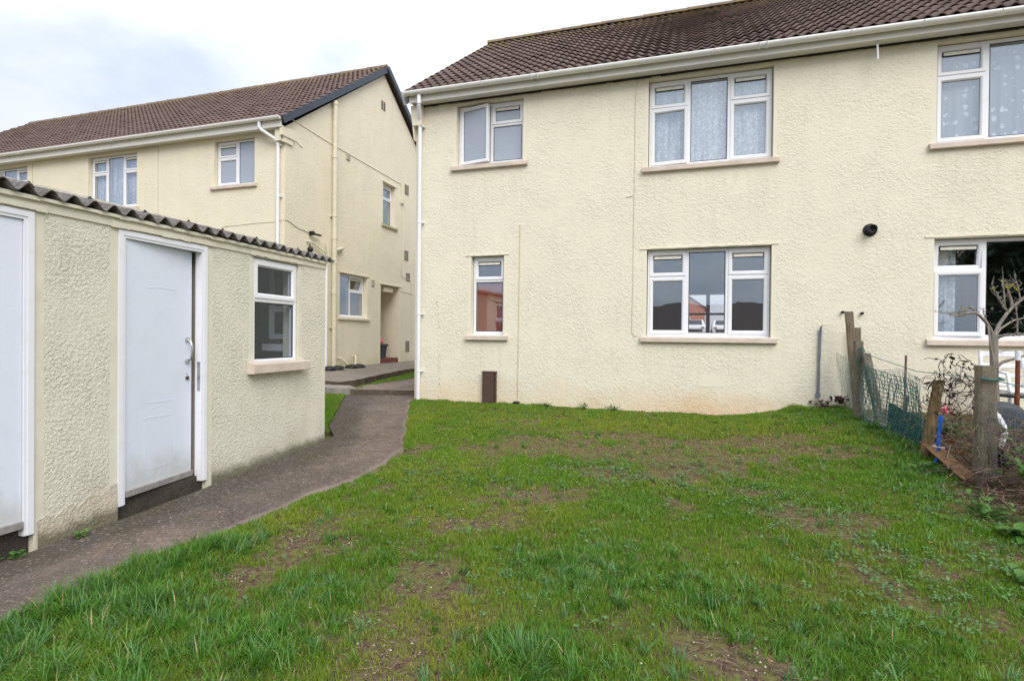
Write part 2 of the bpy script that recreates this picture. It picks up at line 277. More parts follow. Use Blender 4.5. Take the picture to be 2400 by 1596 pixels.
# ---------------------------------------------------------------- mesh helpers
class MB:
    def __init__(s, M=None): s.v = []; s.f = []; s.mi = []; s.M = M; s.sm = []
    def add(s, pts, faces, mi=0, smooth=False, M=None):
        o = len(s.v)
        for p in pts:
            p = Vector(p)
            if M is not None: p = M @ p
            if s.M is not None: p = s.M @ p
            s.v.append(tuple(p))
        for f in faces: s.f.append([o+i for i in f]); s.mi.append(mi); s.sm.append(smooth)
    def box(s, a0, a1, b0, b1, c0, c1, mi=0, M=None):
        P = [(x, y, z) for x in (a0, a1) for y in (b0, b1) for z in (c0, c1)]
        s.add(P, [(0,1,3,2),(4,6,7,5),(0,4,5,1),(2,3,7,6),(0,2,6,4),(1,5,7,3)], mi, M=M)
    def cham(s, a0, a1, b0, b1, c0, c1, e=0.01, mi=0, M=None):
        """box with chamfered vertical-section edges (along first axis)"""
        sec = [(b0+e,c0),(b1-e,c0),(b1,c0+e),(b1,c1-e),(b1-e,c1),(b0+e,c1),(b0,c1-e),(b0,c0+e)]
        P = [(a, y, z) for a in (a0+e*0.5, a1-e*0.5) for y, z in sec]; n = 8
        s.add(P, [(i, (i+1)%n, n+(i+1)%n, n+i) for i in range(n)]+[tuple(range(n))[::-1], tuple(range(n, 2*n))], mi, M=M)
    def tube(s, path, r, n=8, mi=0, caps=True, M=None, smooth=True):
        path = [Vector(p) for p in path]; rs = r if isinstance(r, (list, tuple)) else [r]*len(path)
        P = []; up = Vector((0, 0, 1)); prev = None
        for i, p in enumerate(path):
            d = (path[min(i+1, len(path)-1)]-path[max(i-1, 0)]).normalized()
            if prev is None:
                a = d.orthogonal().normalized()
            else:
                a = (prev - d*prev.dot(d)); a = a.normalized() if a.length > 1e-6 else d.orthogonal().normalized()
            prev = a; b = d.cross(a)
            for k in range(n):
                t = 2*math.pi*k/n; P.append(p+a*math.cos(t)*rs[i]+b*math.sin(t)*rs[i])
        F = [(i*n+k, i*n+(k+1)%n, (i+1)*n+(k+1)%n, (i+1)*n+k) for i in range(len(path)-1) for k in range(n)]
        s.add(P, F, mi, smooth, M)
        if caps: s.add(P[:n], [tuple(range(n))[::-1]], mi, False, M); s.add(P[-n:], [tuple(range(n))], mi, False, M)
    def ring(s, u0, u1, z0, z1, prof, mi=0, M=None):
        """mitred rectangular frame; prof = closed list of (inset, v)"""
        P = []; n = len(prof)
        for (cu, cz, su, sz) in ((u0, z0, 1, 1), (u1, z0, -1, 1), (u1, z1, -1, -1), (u0, z1, 1, -1)):
            for (d, v) in prof: P.append((cu+su*d, v, cz+sz*d))
        F = [(c*n+k, ((c+1)%4)*n+k, ((c+1)%4)*n+(k+1)%n, c*n+(k+1)%n) for c in range(4) for k in range(n)]
        s.add(P, F, mi, M=M)
    def build(s, name, mats, parent=None, **pr):
        me = bpy.data.meshes.new(name); me.from_pydata(s.v, [], s.f)
        for m in (mats if isinstance(mats, (list, tuple)) else [mats]): me.materials.append(m)
        me.polygons.foreach_set('material_index', s.mi); me.polygons.foreach_set('use_smooth', s.sm); me.update()
        bm = None
        o = bpy.data.objects.new(name, me); COL.objects.link(o)
        if parent is not None: o.parent = parent
        for k, v in pr.items(): o[k] = v
        return o
def empty(name, label, cat, loc=(0, 0, 0), rz=0, group=None):
    o = bpy.data.objects.new(name, None); COL.objects.link(o); o.location = loc; o.rotation_euler = (0, 0, rz); o.empty_display_size = 0.2
    o['label'] = label; o['category'] = cat
    if group: o['group'] = group
    return o
def tag(o, label, cat, group=None, kind=None):
    o['label'] = label; o['category'] = cat
    if group: o['group'] = group
    if kind: o['kind'] = kind
    return o
def fastmesh(name, V, F4, mats, tint=None, smooth=False, mi=None, parent=None):
    me = bpy.data.meshes.new(name); me.vertices.add(len(V)); me.vertices.foreach_set('co', np.asarray(V, np.float32).ravel())
    k = F4.shape[1]; me.loops.add(F4.size); me.loops.foreach_set('vertex_index', F4.astype(np.int32).ravel())
    me.polygons.add(len(F4)); me.polygons.foreach_set('loop_start', np.arange(len(F4), dtype=np.int32)*k)
    for m in (mats if isinstance(mats, (list, tuple)) else [mats]): me.materials.append(m)
    if mi is not None: me.polygons.foreach_set('material_index', mi.astype(np.int32))
    if smooth: me.polygons.foreach_set('use_smooth', np.ones(len(F4), bool))
    me.update(calc_edges=True); me.validate()
    if tint is not None:
        a = me.attributes.new('tint', 'FLOAT_COLOR', 'POINT'); a.data.foreach_set('color', np.c_[tint, np.ones(len(tint))].astype(np.float32).ravel())
    o = bpy.data.objects.new(name, me); COL.objects.link(o); o.parent = parent; return o

# value noise
_P = rng.random((256, 256))
def vnoise(x, y, s=1.0):
    x = np.asarray(x)*s+100.3; y = np.asarray(y)*s+57.7; xi = np.floor(x).astype(int); yi = np.floor(y).astype(int); fx = x-xi; fy = y-yi
    fx = fx*fx*(3-2*fx); fy = fy*fy*(3-2*fy); g = lambda a, b: _P[a % 256, b % 256]
    return (g(xi, yi)*(1-fx)+g(xi+1, yi)*fx)*(1-fy)+(g(xi, yi+1)*(1-fx)+g(xi+1, yi+1)*fx)*fy
def fbm(x, y, s=1.0, o=4):
    t = 0; a = 0.5
    for i in range(o): t = t+a*vnoise(x+i*13.1, y-i*7.7, s*2**i); a *= 0.5
    return t/(1-0.5**o)
def smst(t): t = np.clip(t, 0, 1); return t*t*(3-2*t)
def ground(x, y):
    x = np.asarray(x, float); y = np.asarray(y, float)
    z = np.interp(y, [-30, -6, 0, 3, 4, 5.8, 8.5, 12, 18, 30, 50, 400], [-1.7, -1.6, -1.5, -1.41, -1.38, -1.31, -1.1, -1.0, -0.9, -0.25, 0.1, 0.5])
    z = z+0.17*smst((x-0.3)/1.6)*smst((y-4)/4.5)*(y < 12)
    return z
PATH_L = [(-4.0, -2), (-4.02, 1.9), (-4.03, 3), (-4.22, 5.4), (-4.28, 5.95), (-4.65, 6.35), (-5.84, 8.45), (-5.84, 8.9)]
PATH_R = [(-3.2, -2), (-3.22, 1.9), (-3.2, 2.7), (-3.1, 3.3), (-3.08, 4.0), (-2.97, 4.6), (-3.02, 5.05), (-3.13, 5.63), (-3.7, 6.75), (-4.48, 8.3), (-4.48, 8.9)]
def path_x(tab, y): return np.interp(y, [p[1] for p in tab], [p[0] for p in tab])

# ---------------------------------------------------------------- ground, path, slabs
def make_ground():
    xs = np.unique(np.r_[np.linspace(-300, -24, 16), np.linspace(-24, -8, 20), np.arange(-8, 6.01, 0.06), np.linspace(6, 20, 20), np.linspace(20, 300, 16)])
    ys = np.unique(np.r_[np.linspace(-300, -6, 22), np.linspace(-6, 0, 20), np.arange(0, 9.3, 0.06), np.linspace(9.3, 30, 40), np.linspace(30, 500, 24)])
    X, Y = np.meshgrid(xs, ys, indexing='ij'); Z = ground(X, Y)
    near = (X > -3.6) & (X < 4) & (Y < 8.7) & (Y > 0.5)
    Z = Z+np.where(near, 0.05*(fbm(X, Y, 1.3)-0.5)+0.025*(fbm(X, Y, 7)-0.5), 0)-0.012
    onp = (X > path_x(PATH_L, Y)-0.3) & (X < path_x(PATH_R, Y)+0.04) & (Y < 8.95) & (Y > -2); Z = Z-np.where(onp, 0.05, 0)
    under = ((X > -4.5) & (Y > 8.62) & (Y < 16.2) & (X < 9)); Z = np.where(under, Z-0.4, Z)
    n, m = X.shape; idx = np.arange(n*m).reshape(n, m)
    F = np.stack([idx[:-1, :-1], idx[1:, :-1], idx[1:, 1:], idx[:-1, 1:]], -1).reshape(-1, 4)
    o = fastmesh('ground', np.stack([X, Y, Z], -1).reshape(-1, 3), F, M_SOIL, smooth=True); o['kind'] = 'structure'
make_ground()
def make_path():
    ys = np.arange(-2, 8.91, 0.05); n = 13; V = []
    for i, y in enumerate(ys):
        xl = path_x(PATH_L, y); xr = path_x(PATH_R, y)+0.018*math.sin(y*9)+0.03*(fbm(y*3, 1.0)-0.5)
        for k in range(n):
            x = xl+(xr-xl)*k/(n-1); V.append((x, y, float(ground(x, y))+0.012+0.010*(float(fbm(x, y, 2.2))-0.5)))
        V.append((xr+0.012, y, float(ground(xr, y))-0.09))
    w = n+1; F = [(i*w+k, i*w+k+1, (i+1)*w+k+1, (i+1)*w+k) for i in range(len(ys)-1) for k in range(w-1)]
    o = fastmesh('path', np.array(V), np.array(F), M_PATH, smooth=False)
    at = o.data.attributes.new('edge', 'FLOAT', 'POINT'); at.data.foreach_set('value', np.tile(np.r_[np.linspace(0, 1, n), 1.0], len(ys)).astype(np.float32)); o['kind'] = 'structure'
make_path()
def rough_slab(name, poly, ztop, depth, mat, side=None, jit=0.012):
    """irregular-edged slab from outline"""
    pts = []
    for i, a in enumerate(poly):
        b = poly[(i+1) % len(poly)]; L = math.dist(a, b); k = max(1, int(L/0.12))
        for j in range(k):
            t = j/k; pts.append((a[0]+(b[0]-a[0])*t+random.uniform(-jit, jit), a[1]+(b[1]-a[1])*t+random.uniform(-jit, jit)))
    n = len(pts); mb = MB(); mb.add([(x, y, ztop(x, y)+random.uniform(-.004, .004)) for x, y in pts]+[(x+random.uniform(-.01, .01), y-0.0, ztop(x, y)-depth) for x, y in pts], [tuple(range(n))]+[(i, n+i, n+(i+1) % n, (i+1) % n) for i in range(n)])
    mb.mi = [0]+[1]*(len(mb.f)-1); o = mb.build(name, [mat, side or mat]); o['kind'] = 'structure'; return o
M_SIDE = concrete('earthy_slab_edge', (0.07, 0.055, 0.042), (0.13, 0.10, 0.075), (0.20, 0.16, 0.125), 0.3)
rough_slab('pavement', [(-8.49, 9.32), (-6.95, 9.28), (-6.5, 9.2), (-6.42, 9.6), (-6.62, 12.5), (-6.9, 20), (-8.49, 20)], lambda x, y: float(np.interp(y, [9.2, 11.8, 20], [-.925, -.842, -.80])), 0.5, M_SLAB, M_SIDE)
rough_slab('kerb', [(-9, 8.52), (-7.3, 8.54), (-5.86, 8.56), (-5.82, 8.75), (-6.2, 9.12), (-9, 9.15)], lambda x, y: -0.975, 0.4, M_KERB, M_KERB, jit=0.018)
rough_slab('upper_path', [(-5.84, 8.58), (-5.3, 8.72), (-4.56, 8.9), (-4.55, 20), (-5.9, 20), (-5.97, 11.2), (-6.02, 9.25), (-5.85, 9.0)], lambda x, y: -0.99+.01*(y-9)*.3, 0.4, M_SLAB2, M_SIDE, jit=0.018)
# ---------------------------------------------------------------- building helpers
def wall_panel(mb, u0, u1, z0, z1, ops, th=0.28, step=None, margin=0.045, bottom_margin=False):
    """front face with openings (u0,u1,z0,z1), reveals and smooth render margins; mat 0 rough, 1 smooth"""
    us = {u0, u1}; zs = {z0, z1}
    for o in ops:
        us |= {o[0], o[1], max(u0, o[0]-margin), min(u1, o[1]+margin)}; zs |= {o[2], o[3], min(z1, o[3]+0.0)}
    us = sorted(us); zs = sorted(zs)
    inside = lambda u, z, o, m=0: o[0]-m < u < o[1]+m and o[2] < z < o[3]
    for i in range(len(us)-1):
        for j in range(len(zs)-1):
            a, b, c, d = us[i], us[i+1], zs[j], zs[j+1]; um, zm = (a+b)/2, (c+d)/2
            if any(inside(um, zm, o) for o in ops): continue
            mi = 1 if any(inside(um, zm, o, margin) for o in ops) else 0
            mb.add([(a, 0, c), (b, 0, c), (b, 0, d), (a, 0, d)], [(0, 1, 2, 3)], mi)
            mb.add([(a, th, c), (b, th, c), (b, th, d), (a, th, d)], [(3, 2, 1, 0)], 1)
    for (a, b, c, d) in [o[:4] for o in ops]:
        mb.add([(a, 0, c), (a, th, c), (a, th, d), (a, 0, d)], [(0, 1, 2, 3)], 1)
        mb.add([(b, 0, c), (b, th, c), (b, th, d), (b, 0, d)], [(3, 2, 1, 0)], 1)
        mb.add([(a, 0, d), (b, 0, d), (b, th, d), (a, th, d)], [(3, 2, 1, 0)], 1)
        mb.add([(a, 0, c), (b, 0, c), (b, th, c), (a, th, c)], [(0, 1, 2, 3)], 1)

SASH = [(0, 0.012), (0.004, -0.012), (0.036, -0.012), (0.048, -0.002), (0.056, 0.012), (0.056, 0.05), (0, 0.05)]
FIXB = [(0, 0.02), (0.002, 0.004), (0.014, 0.006), (0.024, 0.020), (0.024, 0.05), (0, 0.05)]
def window(parent, M, u0, u1, z0, z1, cells, vf=0.10, glassm=None, curtain=None, sill=True, sill_ext=0.09, sillm=None, sill_out=0.06, label=None, sill_h=0.07):
    """cells: (u0,u1,z0,z1,kind,angle). Everything in local (u right, v inward, z up)"""
    glassm = glassm or M_GLASS
    fr = MB(M); V = vf
    fr.ring(u0, u1, z0, z1, [(0, V), (0.003, V-0.003), (0.030, V-0.003), (0.034, V+0.004), (0.034, V+0.07), (0, V+0.07)])
    us = sorted({c[0] for c in cells}|{c[1] for c in cells}); 
    for u in us[1:-1]:
        zz = [c for c in cells if abs(c[0]-u) < 1e-6 or abs(c[1]-u) < 1e-6]
        fr.box(u-0.021, u+0.021, V-0.001, V+0.07, z0+0.034, z1-0.034)
    for c in cells:
        if c[2] > z0+0.1: fr.box(c[0]+0.020, c[1]-0.020, V+0.0005, V+0.069, c[2]-0.02, c[2]+0.02)
    fr.box(u0-0.004, u1+0.004, V-0.022, V+0.06, z0-0.028, z0-0.001)       # projecting cill of the plastic frame
    w = fr.build('window', M_UPVC, parent)
    if label: w['label'] = label
    for (a, b, c, d, kind, ang) in cells:
        ins = 0.012; A = a+(0.026 if a <= u0+1e-6 else ins); B = b-(0.026 if b >= u1-1e-6 else ins); C = c+(0.024 if c <= z0+1e-6 else ins); D = d-(0.026 if d >= z1-1e-6 else ins)
        T = Matrix.Identity(4)
        if ang:
            if kind == 'fan': T = Matrix.Translation((0, V, D)) @ Matrix.Rotation(rad(ang), 4, 'X') @ Matrix.Translation((0, -V, -D))
            else: T = Matrix.Translation((A, V, 0)) @ Matrix.Rotation(rad(-ang), 4, 'Z') @ Matrix.Translation((-A, -V, 0))
        prof = SASH if kind != 'fix' else FIXB; s = MB(M)
        s.ring(A, B, C, D, [(x, V+y) for x, y in prof], M=T); so = s.build('sash', M_UPVC, w)
        q = prof[-2][0]-0.006; gk = MB(M); gk.ring(A+q-0.001, B-q+0.001, C+q-0.001, D-q+0.001, [(0, V+0.010), (0.010, V+0.012), (0.010, V+0.02), (0, V+0.02)], M=T); gk.build('gasket', M_GASK, w)
        p = MB(M); p.box(A+q, B-q, V+0.016, V+0.022, C+q, D-q, M=T); p.build('pane', glassm, w)
        if kind == 'fan':
            t = MB(M); x0, x1, zt = A+0.062, B-0.062, D-0.062
            t.box(x0-0.006, x1+0.006, V+0.004, V+0.0155, zt-0.052, zt+0.002, 1, M=T); t.box(x0+0.006, x1-0.006, V-0.008, V+0.0035, zt-0.042, zt-0.004, 0, M=T); t.build('trickle_vent', [M_VENT, M_GASK], w)
    if curtain:
        n = int((u1-u0)/0.012); pts = []; ph = random.random()*6
        for i in range(n+1):
            u = u0+(u1-u0)*i/n; f = 0.010*math.sin(u*34+ph+1.8*math.sin(u*7))+0.004*math.sin(u*78)
            for z in (z0-0.02, z1+0.02): pts.append((u, V+0.10+f, z))
        cu = MB(M); cu.add(pts, [(2*i, 2*i+2, 2*i+3, 2*i+1) for i in range(n)], smooth=True); cu.build('net_curtain', curtain, w)
    if sill:
        sb = MB(M); e = sill_ext; a, b = u0-e, u1+e; o = sill_out; zt = z0-0.10
        prof = [(-o+0.006, zt), (-o, zt+0.006), (-o, zt+sill_h-0.006), (-o+0.006, zt+sill_h), (-0.004, zt+sill_h+0.012), (-0.004, zt)]
        n = len(prof); P = [(x, v, z) for x in (a, b) for v, z in prof]
        sb.add(P, [(i, n+i, n+(i+1) % n, (i+1) % n) for i in range(n)]+[tuple(range(n)), tuple(range(n, 2*n))[::-1]])
        # sloping top inside the reveal
        sb.add([(u0-0.018, -0.003, zt+sill_h+0.012), (u1+0.018, -0.003, zt+sill_h+0.012), (u1+0.018, V+0.02, z0-0.030), (u0-0.018, V+0.02, z0-0.030)], [(0, 1, 2, 3)])
        sb.build('sill', sillm or M_SILL, w)
    return w

def roof_slope(name, parent, M, length, slen, pitch_w, gauge, mat, amp=0.034, step=0.036, kx=9):
    """tiled slope in local coords (u along eave, s up the slope, n outwards)"""
    nr = int(round(slen/gauge)); g = slen/nr; nu = int(length/pitch_w)*kx
    u = np.linspace(0, length, nu+1); ph = (u/pitch_w) % 1.0
    h = amp*np.clip(np.cos(2*math.pi*(ph-0.5))*0.5+0.5, 0, 1)**1.25
    V = []; T = []; F = []; base = 0
    for r in range(nr):
        jit = rng.normal(0, 0.0022, int(length/pitch_w)//2+2)[(u/(pitch_w*2)).astype(int)]
        tv = rng.random(int(length/pitch_w)//2+2)[(u/(pitch_w*2)).astype(int)]
        s0, s1 = r*g, (r+1)*g
        rows = [(s0+0.05, h+step-0.020+jit), (s0-0.006+jit, h+step-0.020+jit), (s0-0.008+jit, h+step-0.002+jit), (s1+0.045, h-0.004)]
        for s, n in rows:
            V.append(np.stack([u, np.broadcast_to(s, u.shape), n], -1)); T.append(tv)
        for k in range(3):
            i = np.arange(nu); F.append(np.stack([base+k*(nu+1)+i, base+k*(nu+1)+i+1, base+(k+1)*(nu+1)+i+1, base+(k+1)*(nu+1)+i], -1))
        base += 4*(nu+1)
    V = np.concatenate(V); F = np.concatenate(F); T = np.concatenate(T)
    R = np.array(M); V = V @ R[:3, :3].T+R[:3, 3]
    o = fastmesh(name, V, F, mat, parent=parent, smooth=False)
    a = o.data.attributes.new('tile', 'FLOAT', 'POINT'); a.data.foreach_set('value', T.astype(np.float32)); return o
def slope_matrix(origin, ang):  # u=+X, s up slope towards +Y, n outward
    a = rad(ang); c, s = math.cos(a), math.sin(a)
    return Matrix(((1, 0, 0, origin[0]), (0, c, -s, origin[1]), (0, s, c, origin[2]), (0, 0, 0, 1)))
def ridge_tiles(parent, x0, x1, y, z, mat, L=0.45):
    mb = MB(); x = x0; i = 0
    while x < x1-0.01:
        e = min(x+L-0.012, x1); dz = random.uniform(-.004, .004); n = 9; P = []
        for xx, rr in ((x, 0.125), (e, 0.118)):
            for k in range(n):
                t = math.pi*k/(n-1); P.append((xx, y-math.cos(t)*rr, z-0.055+dz+math.sin(t)*rr*0.85))
        mb.add(P, [(k, k+1, n+k+1, n+k) for k in range(n-1)], smooth=True); mb.add(P[:n], [tuple(range(n))]); mb.add(P[n:], [tuple(range(n))[::-1]])
        mb.box(e, e+0.012, y-0.10, y+0.10, z-0.06, z+0.028)
        x += L
    me = mb.build('ridge_tiles', mat, parent); a = me.data.attributes.new('tile', 'FLOAT', 'POINT'); a.data.foreach_set('value', np.full(len(mb.v), 0.35, np.float32)); return me
def gutter(parent, x0, x1, y, z0, z1, clips, joints):
    """half-round gutter, front of it away from the wall"""
    g = MB(); n = 10; r = 0.058; P = []
    for x, z in ((x0, z0), (x1, z1)):
        for k in range(n+1):
            t = math.pi+math.pi*k/n; P.append((x, y+math.cos(t)*r, z+math.sin(t)*r))
        for k in range(n, -1, -1):
            t = math.pi+math.pi*k/n; P.append((x, y+math.cos(t)*(r-.004), z+0.001+math.sin(t)*(r-.004)))
    m = 2*(n+1); g.add(P, [(k, (k+1) % m, m+(k+1) % m, m+k) for k in range(m)], smooth=True)
    for x, z in ((x0, z0), (x1, z1)):
        g.add([(x, y+math.cos(math.pi+math.pi*k/n)*r, z+math.sin(math.pi+math.pi*k/n)*r) for k in range(n+1)], [tuple(range(n+1))])
    go = g.build('gutter', M_GUT, parent)
    zf = lambda x: z0+(z1-z0)*(x-x0)/(x1-x0)
    for x in clips:
        p = [(x, y+math.cos(math.pi+math.pi*k/8)*(r+.004), zf(x)+math.sin(math.pi+math.pi*k/8)*(r+.004)) for k in range(9)]
        c = MB(); c.tube(p, 0.006, 4); c.build('gutter_bracket', M_GUT, go)
    for x in joints:
        for dx in (-0.05, 0.05):
            c = MB(); c.tube([(x+dx, y+math.cos(math.pi+math.pi*k/8)*(r+.007), zf(x)+math.sin(math.pi+math.pi*k/8)*(r+.007)) for k in range(9)], 0.009, 5); c.build('gutter_joint', M_GUT, go)
    return go
MF = lambda Y: Matrix.Translation((0, Y, 0))
def MG(X): return Matrix(((0, -1, 0, X), (1, 0, 0, 0), (0, 0, 1, 0), (0, 0, 0, 1)))

# ================================================================ MAIN HOUSE
H = empty('house', 'large cream roughcast house with brown tiled roof standing behind the lawn', 'house', (-4.5, 8.5, -1.1))
H_inv = Matrix.Translation((4.5, -8.5, 1.1))
H.location = (0, 0, 0)
UZ, LZ = (2.53, 3.84), (0.0, 1.315)
wu = [(-3.755, -2.59, 2.81, 3.84), (-0.635, 1.077, 2.53, 3.84), (3.0, 4.71, 2.53, 3.84)]
wl = [(-3.47, -2.895, 0.0, 1.315), (-0.635, 1.077, 0.0, 1.315), (3.0, 4.71, 0.0, 1.315)]
wm = MB(MF(8.5)); wall_panel(wm, -4.5, 9.0, -1.7, 3.98, wu+wl)
back = [(-0.05, 1.0, 0.02, 1.18)]
wb = MB(Matrix.Translation((0, 16.1, 0)) @ Matrix.Rotation(math.pi, 4, 'Z')); wall_panel(wb, -9.0, 4.5, -1.7, 3.98, [(-1.0, 0.05, 0.02, 1.18)])
wb.build('rear_wall', [M_WALL, M_SMOOTH], H)
for gx, s in ((-4.5, 1), (9.0, -1)):
    ew = MB(); ew.add([(gx, 8.5, -1.7), (gx, 16.1, -1.7), (gx, 16.1, 3.98), (gx, 12.3, 6.66), (gx, 8.5, 3.98)], [(0, 1, 2, 3, 4)][::1], 0); ew.build('gable_wall', M_WALL, H)
wm.build('wall', [M_WALL, M_SMOOTH], H)
for cx_, cz_, rx_, rz_, nn in ((-2.09, 3.45, .10, .085, 18), (0.30, -0.62, .20, .10, 4)):
    q = [(cx_+rx_*math.cos(2*math.pi*(k+.5)/nn)*(1.3 if nn == 4 else random.uniform(.9, 1.1)), -0.0025, cz_+rz_*math.sin(2*math.pi*(k+.5)/nn)*(1.3 if nn == 4 else random.uniform(.9, 1.1))) for k in range(nn)]
    rp_ = MB(MF(8.5)); rp_.add(q, [tuple(range(nn))]); rp_.build('render_patch', M_SMOOTH, H)
# dark mouldings
for a, b, z in ((-3.575, -2.81, 1.318), (-0.735, 1.16, 1.32), (2.9, 4.8, 1.325)):
    n = 22; lt = MB(MF(8.5))
    for i in range(n):
        x0 = a+(b-a)*i/n; x1 = a+(b-a)*(i+1)/n; dz = random.uniform(-.004, .004); lt.box(x0, x1, -0.012, 0.03, z+dz, z+0.022+dz)
    lt.build('lintel_drip', M_SMOOTH, H)
# interior
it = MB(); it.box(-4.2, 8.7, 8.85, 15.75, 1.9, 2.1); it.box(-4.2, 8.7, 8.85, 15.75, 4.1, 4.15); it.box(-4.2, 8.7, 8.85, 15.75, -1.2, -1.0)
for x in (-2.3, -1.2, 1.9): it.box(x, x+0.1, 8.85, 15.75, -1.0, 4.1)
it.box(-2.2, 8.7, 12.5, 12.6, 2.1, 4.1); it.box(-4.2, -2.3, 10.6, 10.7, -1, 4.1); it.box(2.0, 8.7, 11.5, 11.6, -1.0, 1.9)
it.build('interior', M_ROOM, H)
def triple(a, b, c, d, ang=0, tz=0.40, fang=0, rang=0):
    w = (b-a)/3; m = d-tz
    return [(a, a+w, m, d, 'fan', fang), (a, a+w, c, m, 'case', ang), (a+w, b-w, c, d, 'fix', 0), (b-w, b, m, d, 'fan', 0), (b-w, b, c, m, 'case', rang)]
A = MF(8.5)
a, b, c, d = wu[0]; a, b, c, d = a+.01, b-.01, c+.03, d-.01; mu = -3.165
window(H, A, a, b, c, d, [(a, mu, c, d, 'case', 11), (mu, b, 3.47, d, 'fan', 0), (mu, b, c, 3.47, 'fix', 0)], glassm=M_FROST, label='upper bathroom window with its left sash ajar and frosted panes')
a, b, c, d = wu[1]; a, b, c, d = a+.01, b-.01, c+.03, d-.01; window(H, A, a, b, c, d, triple(a, b, c, d, 4), curtain=M_LACE, label='upper three light window with leaf patterned net curtain')
a, b, c, d = wu[2]; a, b, c, d = a+.01, b-.01, c+.03, d-.01; window(H, A, a, b, c, d, triple(a, b, c, d), curtain=M_FLOR, label='upper right window with floral net curtain')
a, b, c, d = wl[0]; a, b, c, d = a+.01, b-.01, c+.03, d-.01
wn = window(H, A, a, b, c, d, [(a, b, 0.915, d, 'fan', 0), (a, b, c, 0.915, 'fix', 0)], label='narrow ground floor window with orange red blind')
bl = MB(A)
for i in range(37): bl.box(a+.02, b-.02, 0.165, 0.178, -0.03+i*0.0245, -0.03+i*0.0245+0.021)
bl.build('roller_blind', M_BLIND, wn)
a, b, c, d = wl[1]; a, b, c, d = a+.01, b-.01, c+.03, d-.01; window(H, A, a, b, c, d, triple(a, b, c, d), label='ground floor three light window seen right through the house')
a, b, c, d = wl[2]; a, b, c, d = a+.01, b-.01, c+.03, d-.01; w3 = window(H, A, a, b, c, d, triple(a, b, c, d, 3, fang=6), label='ground floor window behind the bare apple tree')
cu = MB(A); P = []
for i in range(15):
    for j in range(8): P.append((3.03+0.02*i+0.0*j, 0.22+0.02*math.sin(i*1.3), -0.02+j*0.19))
cu.add(P, [(i*8+j, (i+1)*8+j, (i+1)*8+j+1, i*8+j+1) for i in range(14) for j in range(7)], smooth=True); cu.build('side_curtain', M_LACE, w3)
# rear window bar
rb = MB(); rb.box(0.40, 0.50, 15.95, 16.0, 0.02, 1.18); rb.box(-0.05, 1.0, 15.96, 16.0, 0.62, 0.68); rb.build('rear_window_frame', M_UPVC, H)
# roof
RM = slope_matrix((-4.62, 8.27, 4.045), 35.0); roof_slope('roof', H, RM, 13.9, 4.94, 0.150, 0.272, M_TILE)
RB = Matrix.Translation((-4.68+13.9, 16.33, 4.045)) @ Matrix.Rotation(math.pi, 4, 'Z') @ slope_matrix((0, 0, 0), 35.0)
rbk = MB(RB); rbk.box(0, 13.9, 0, 4.94, -0.04, 0.02); o = rbk.build('rear_roof', M_TILE, H)
ud = MB(RM); ud.box(0.02, 13.9, 0.05, 4.93, -0.06, -0.02); ud.build('roof_underlay', M_DARKGAP, H)
ridge_tiles(H, -4.62, 9.2, 12.31, 6.93, M_TILE)
ch = MB(); ch.box(1.62, 2.5, 12.0, 12.65, 6.5, 7.6); ch.box(1.58, 2.54, 11.96, 12.69, 6.75, 6.9); ch.build('chimney', M_LINTEL, H)
bb = MB(RM); bb.box(-0.025, 0.005, -0.05, 4.9, -0.17, 0.045); bb.build('bargeboard', M_UPVC, H)
gutter(H, -4.585, 9.2, 8.225, 4.035, 3.985, [-4.45, -4.1, -3.2, -1.43, -0.55, 0.28, 1.15, 1.95, 2.75, 3.55, 4.3], [-2.33, 0.9])
fs = MB(); fs.box(-4.53, 9.1, 8.288, 8.312, 3.885, 4.05); fs.box(-4.53, 9.1, 8.312, 8.499, 3.900, 3.915); fs.build('fascia', M_SOFF, H)
gp = MB()
x = -4.5
while x < 9:
    e = x+random.uniform(0.08, 0.3); gp.box(x, e, 8.470, 8.4995, 3.878+random.uniform(-.006, .006), 3.8995); x = e
gp.build('soffit_shade', M_DARKGAP, H)  # dark strip along the wall top paints in the eaves shadow line
# kneeler at the gable corner
kn = MB(); prof = [(-4.5, 3.30), (-4.515, 3.45), (-4.53, 3.58), (-4.55, 3.72), (-4.56, 3.88), (-4.50, 3.88)]
n = len(prof); kn.add([(x, y, z) for y in (8.40, 8.62) for x, z in prof], [tuple(range(n)), tuple(range(n, 2*n))[::-1]]+[(i, (i+1) % n, n+(i+1) % n, n+i) for i in range(n)])
kn.box(-4.5, -4.36, 8.40, 8.499, 3.62, 3.88); kn.box(-4.52, -4.35, 8.385, 8.499, 3.54, 3.62); kn.build('kneeler', M_SMOOTH, H)
# downpipe
dp = MB(); dp.tube([(-4.32, 8.24, 3.97), (-4.32, 8.24, 3.83)], 0.036, 12); dp.tube([(-4.32, 8.24, 3.83), (-4.335, 8.26, 3.78), (-4.385, 8.41, 3.64), (-4.395, 8.43, 3.58)], 0.034, 12)
dp.tube([(-4.395, 8.43, 3.60), (-4.395, 8.43, -1.12)], 0.034, 14); dp.tube([(-4.395, 8.43, 3.62), (-4.395, 8.43, 3.53)], 0.041, 14)
dpo = dp.build('downpipe', M_UPVC, H)
cl = MB()
for z in (3.52, 1.9, 0.35, -0.62): cl.tube([(-4.395, 8.43, z), (-4.395, 8.43, z+0.03)], 0.040, 14); cl.box(-4.36, -4.33, 8.42, 8.499, z, z+0.03)
cl.build('pipe_clip', M_UPVC, dpo)
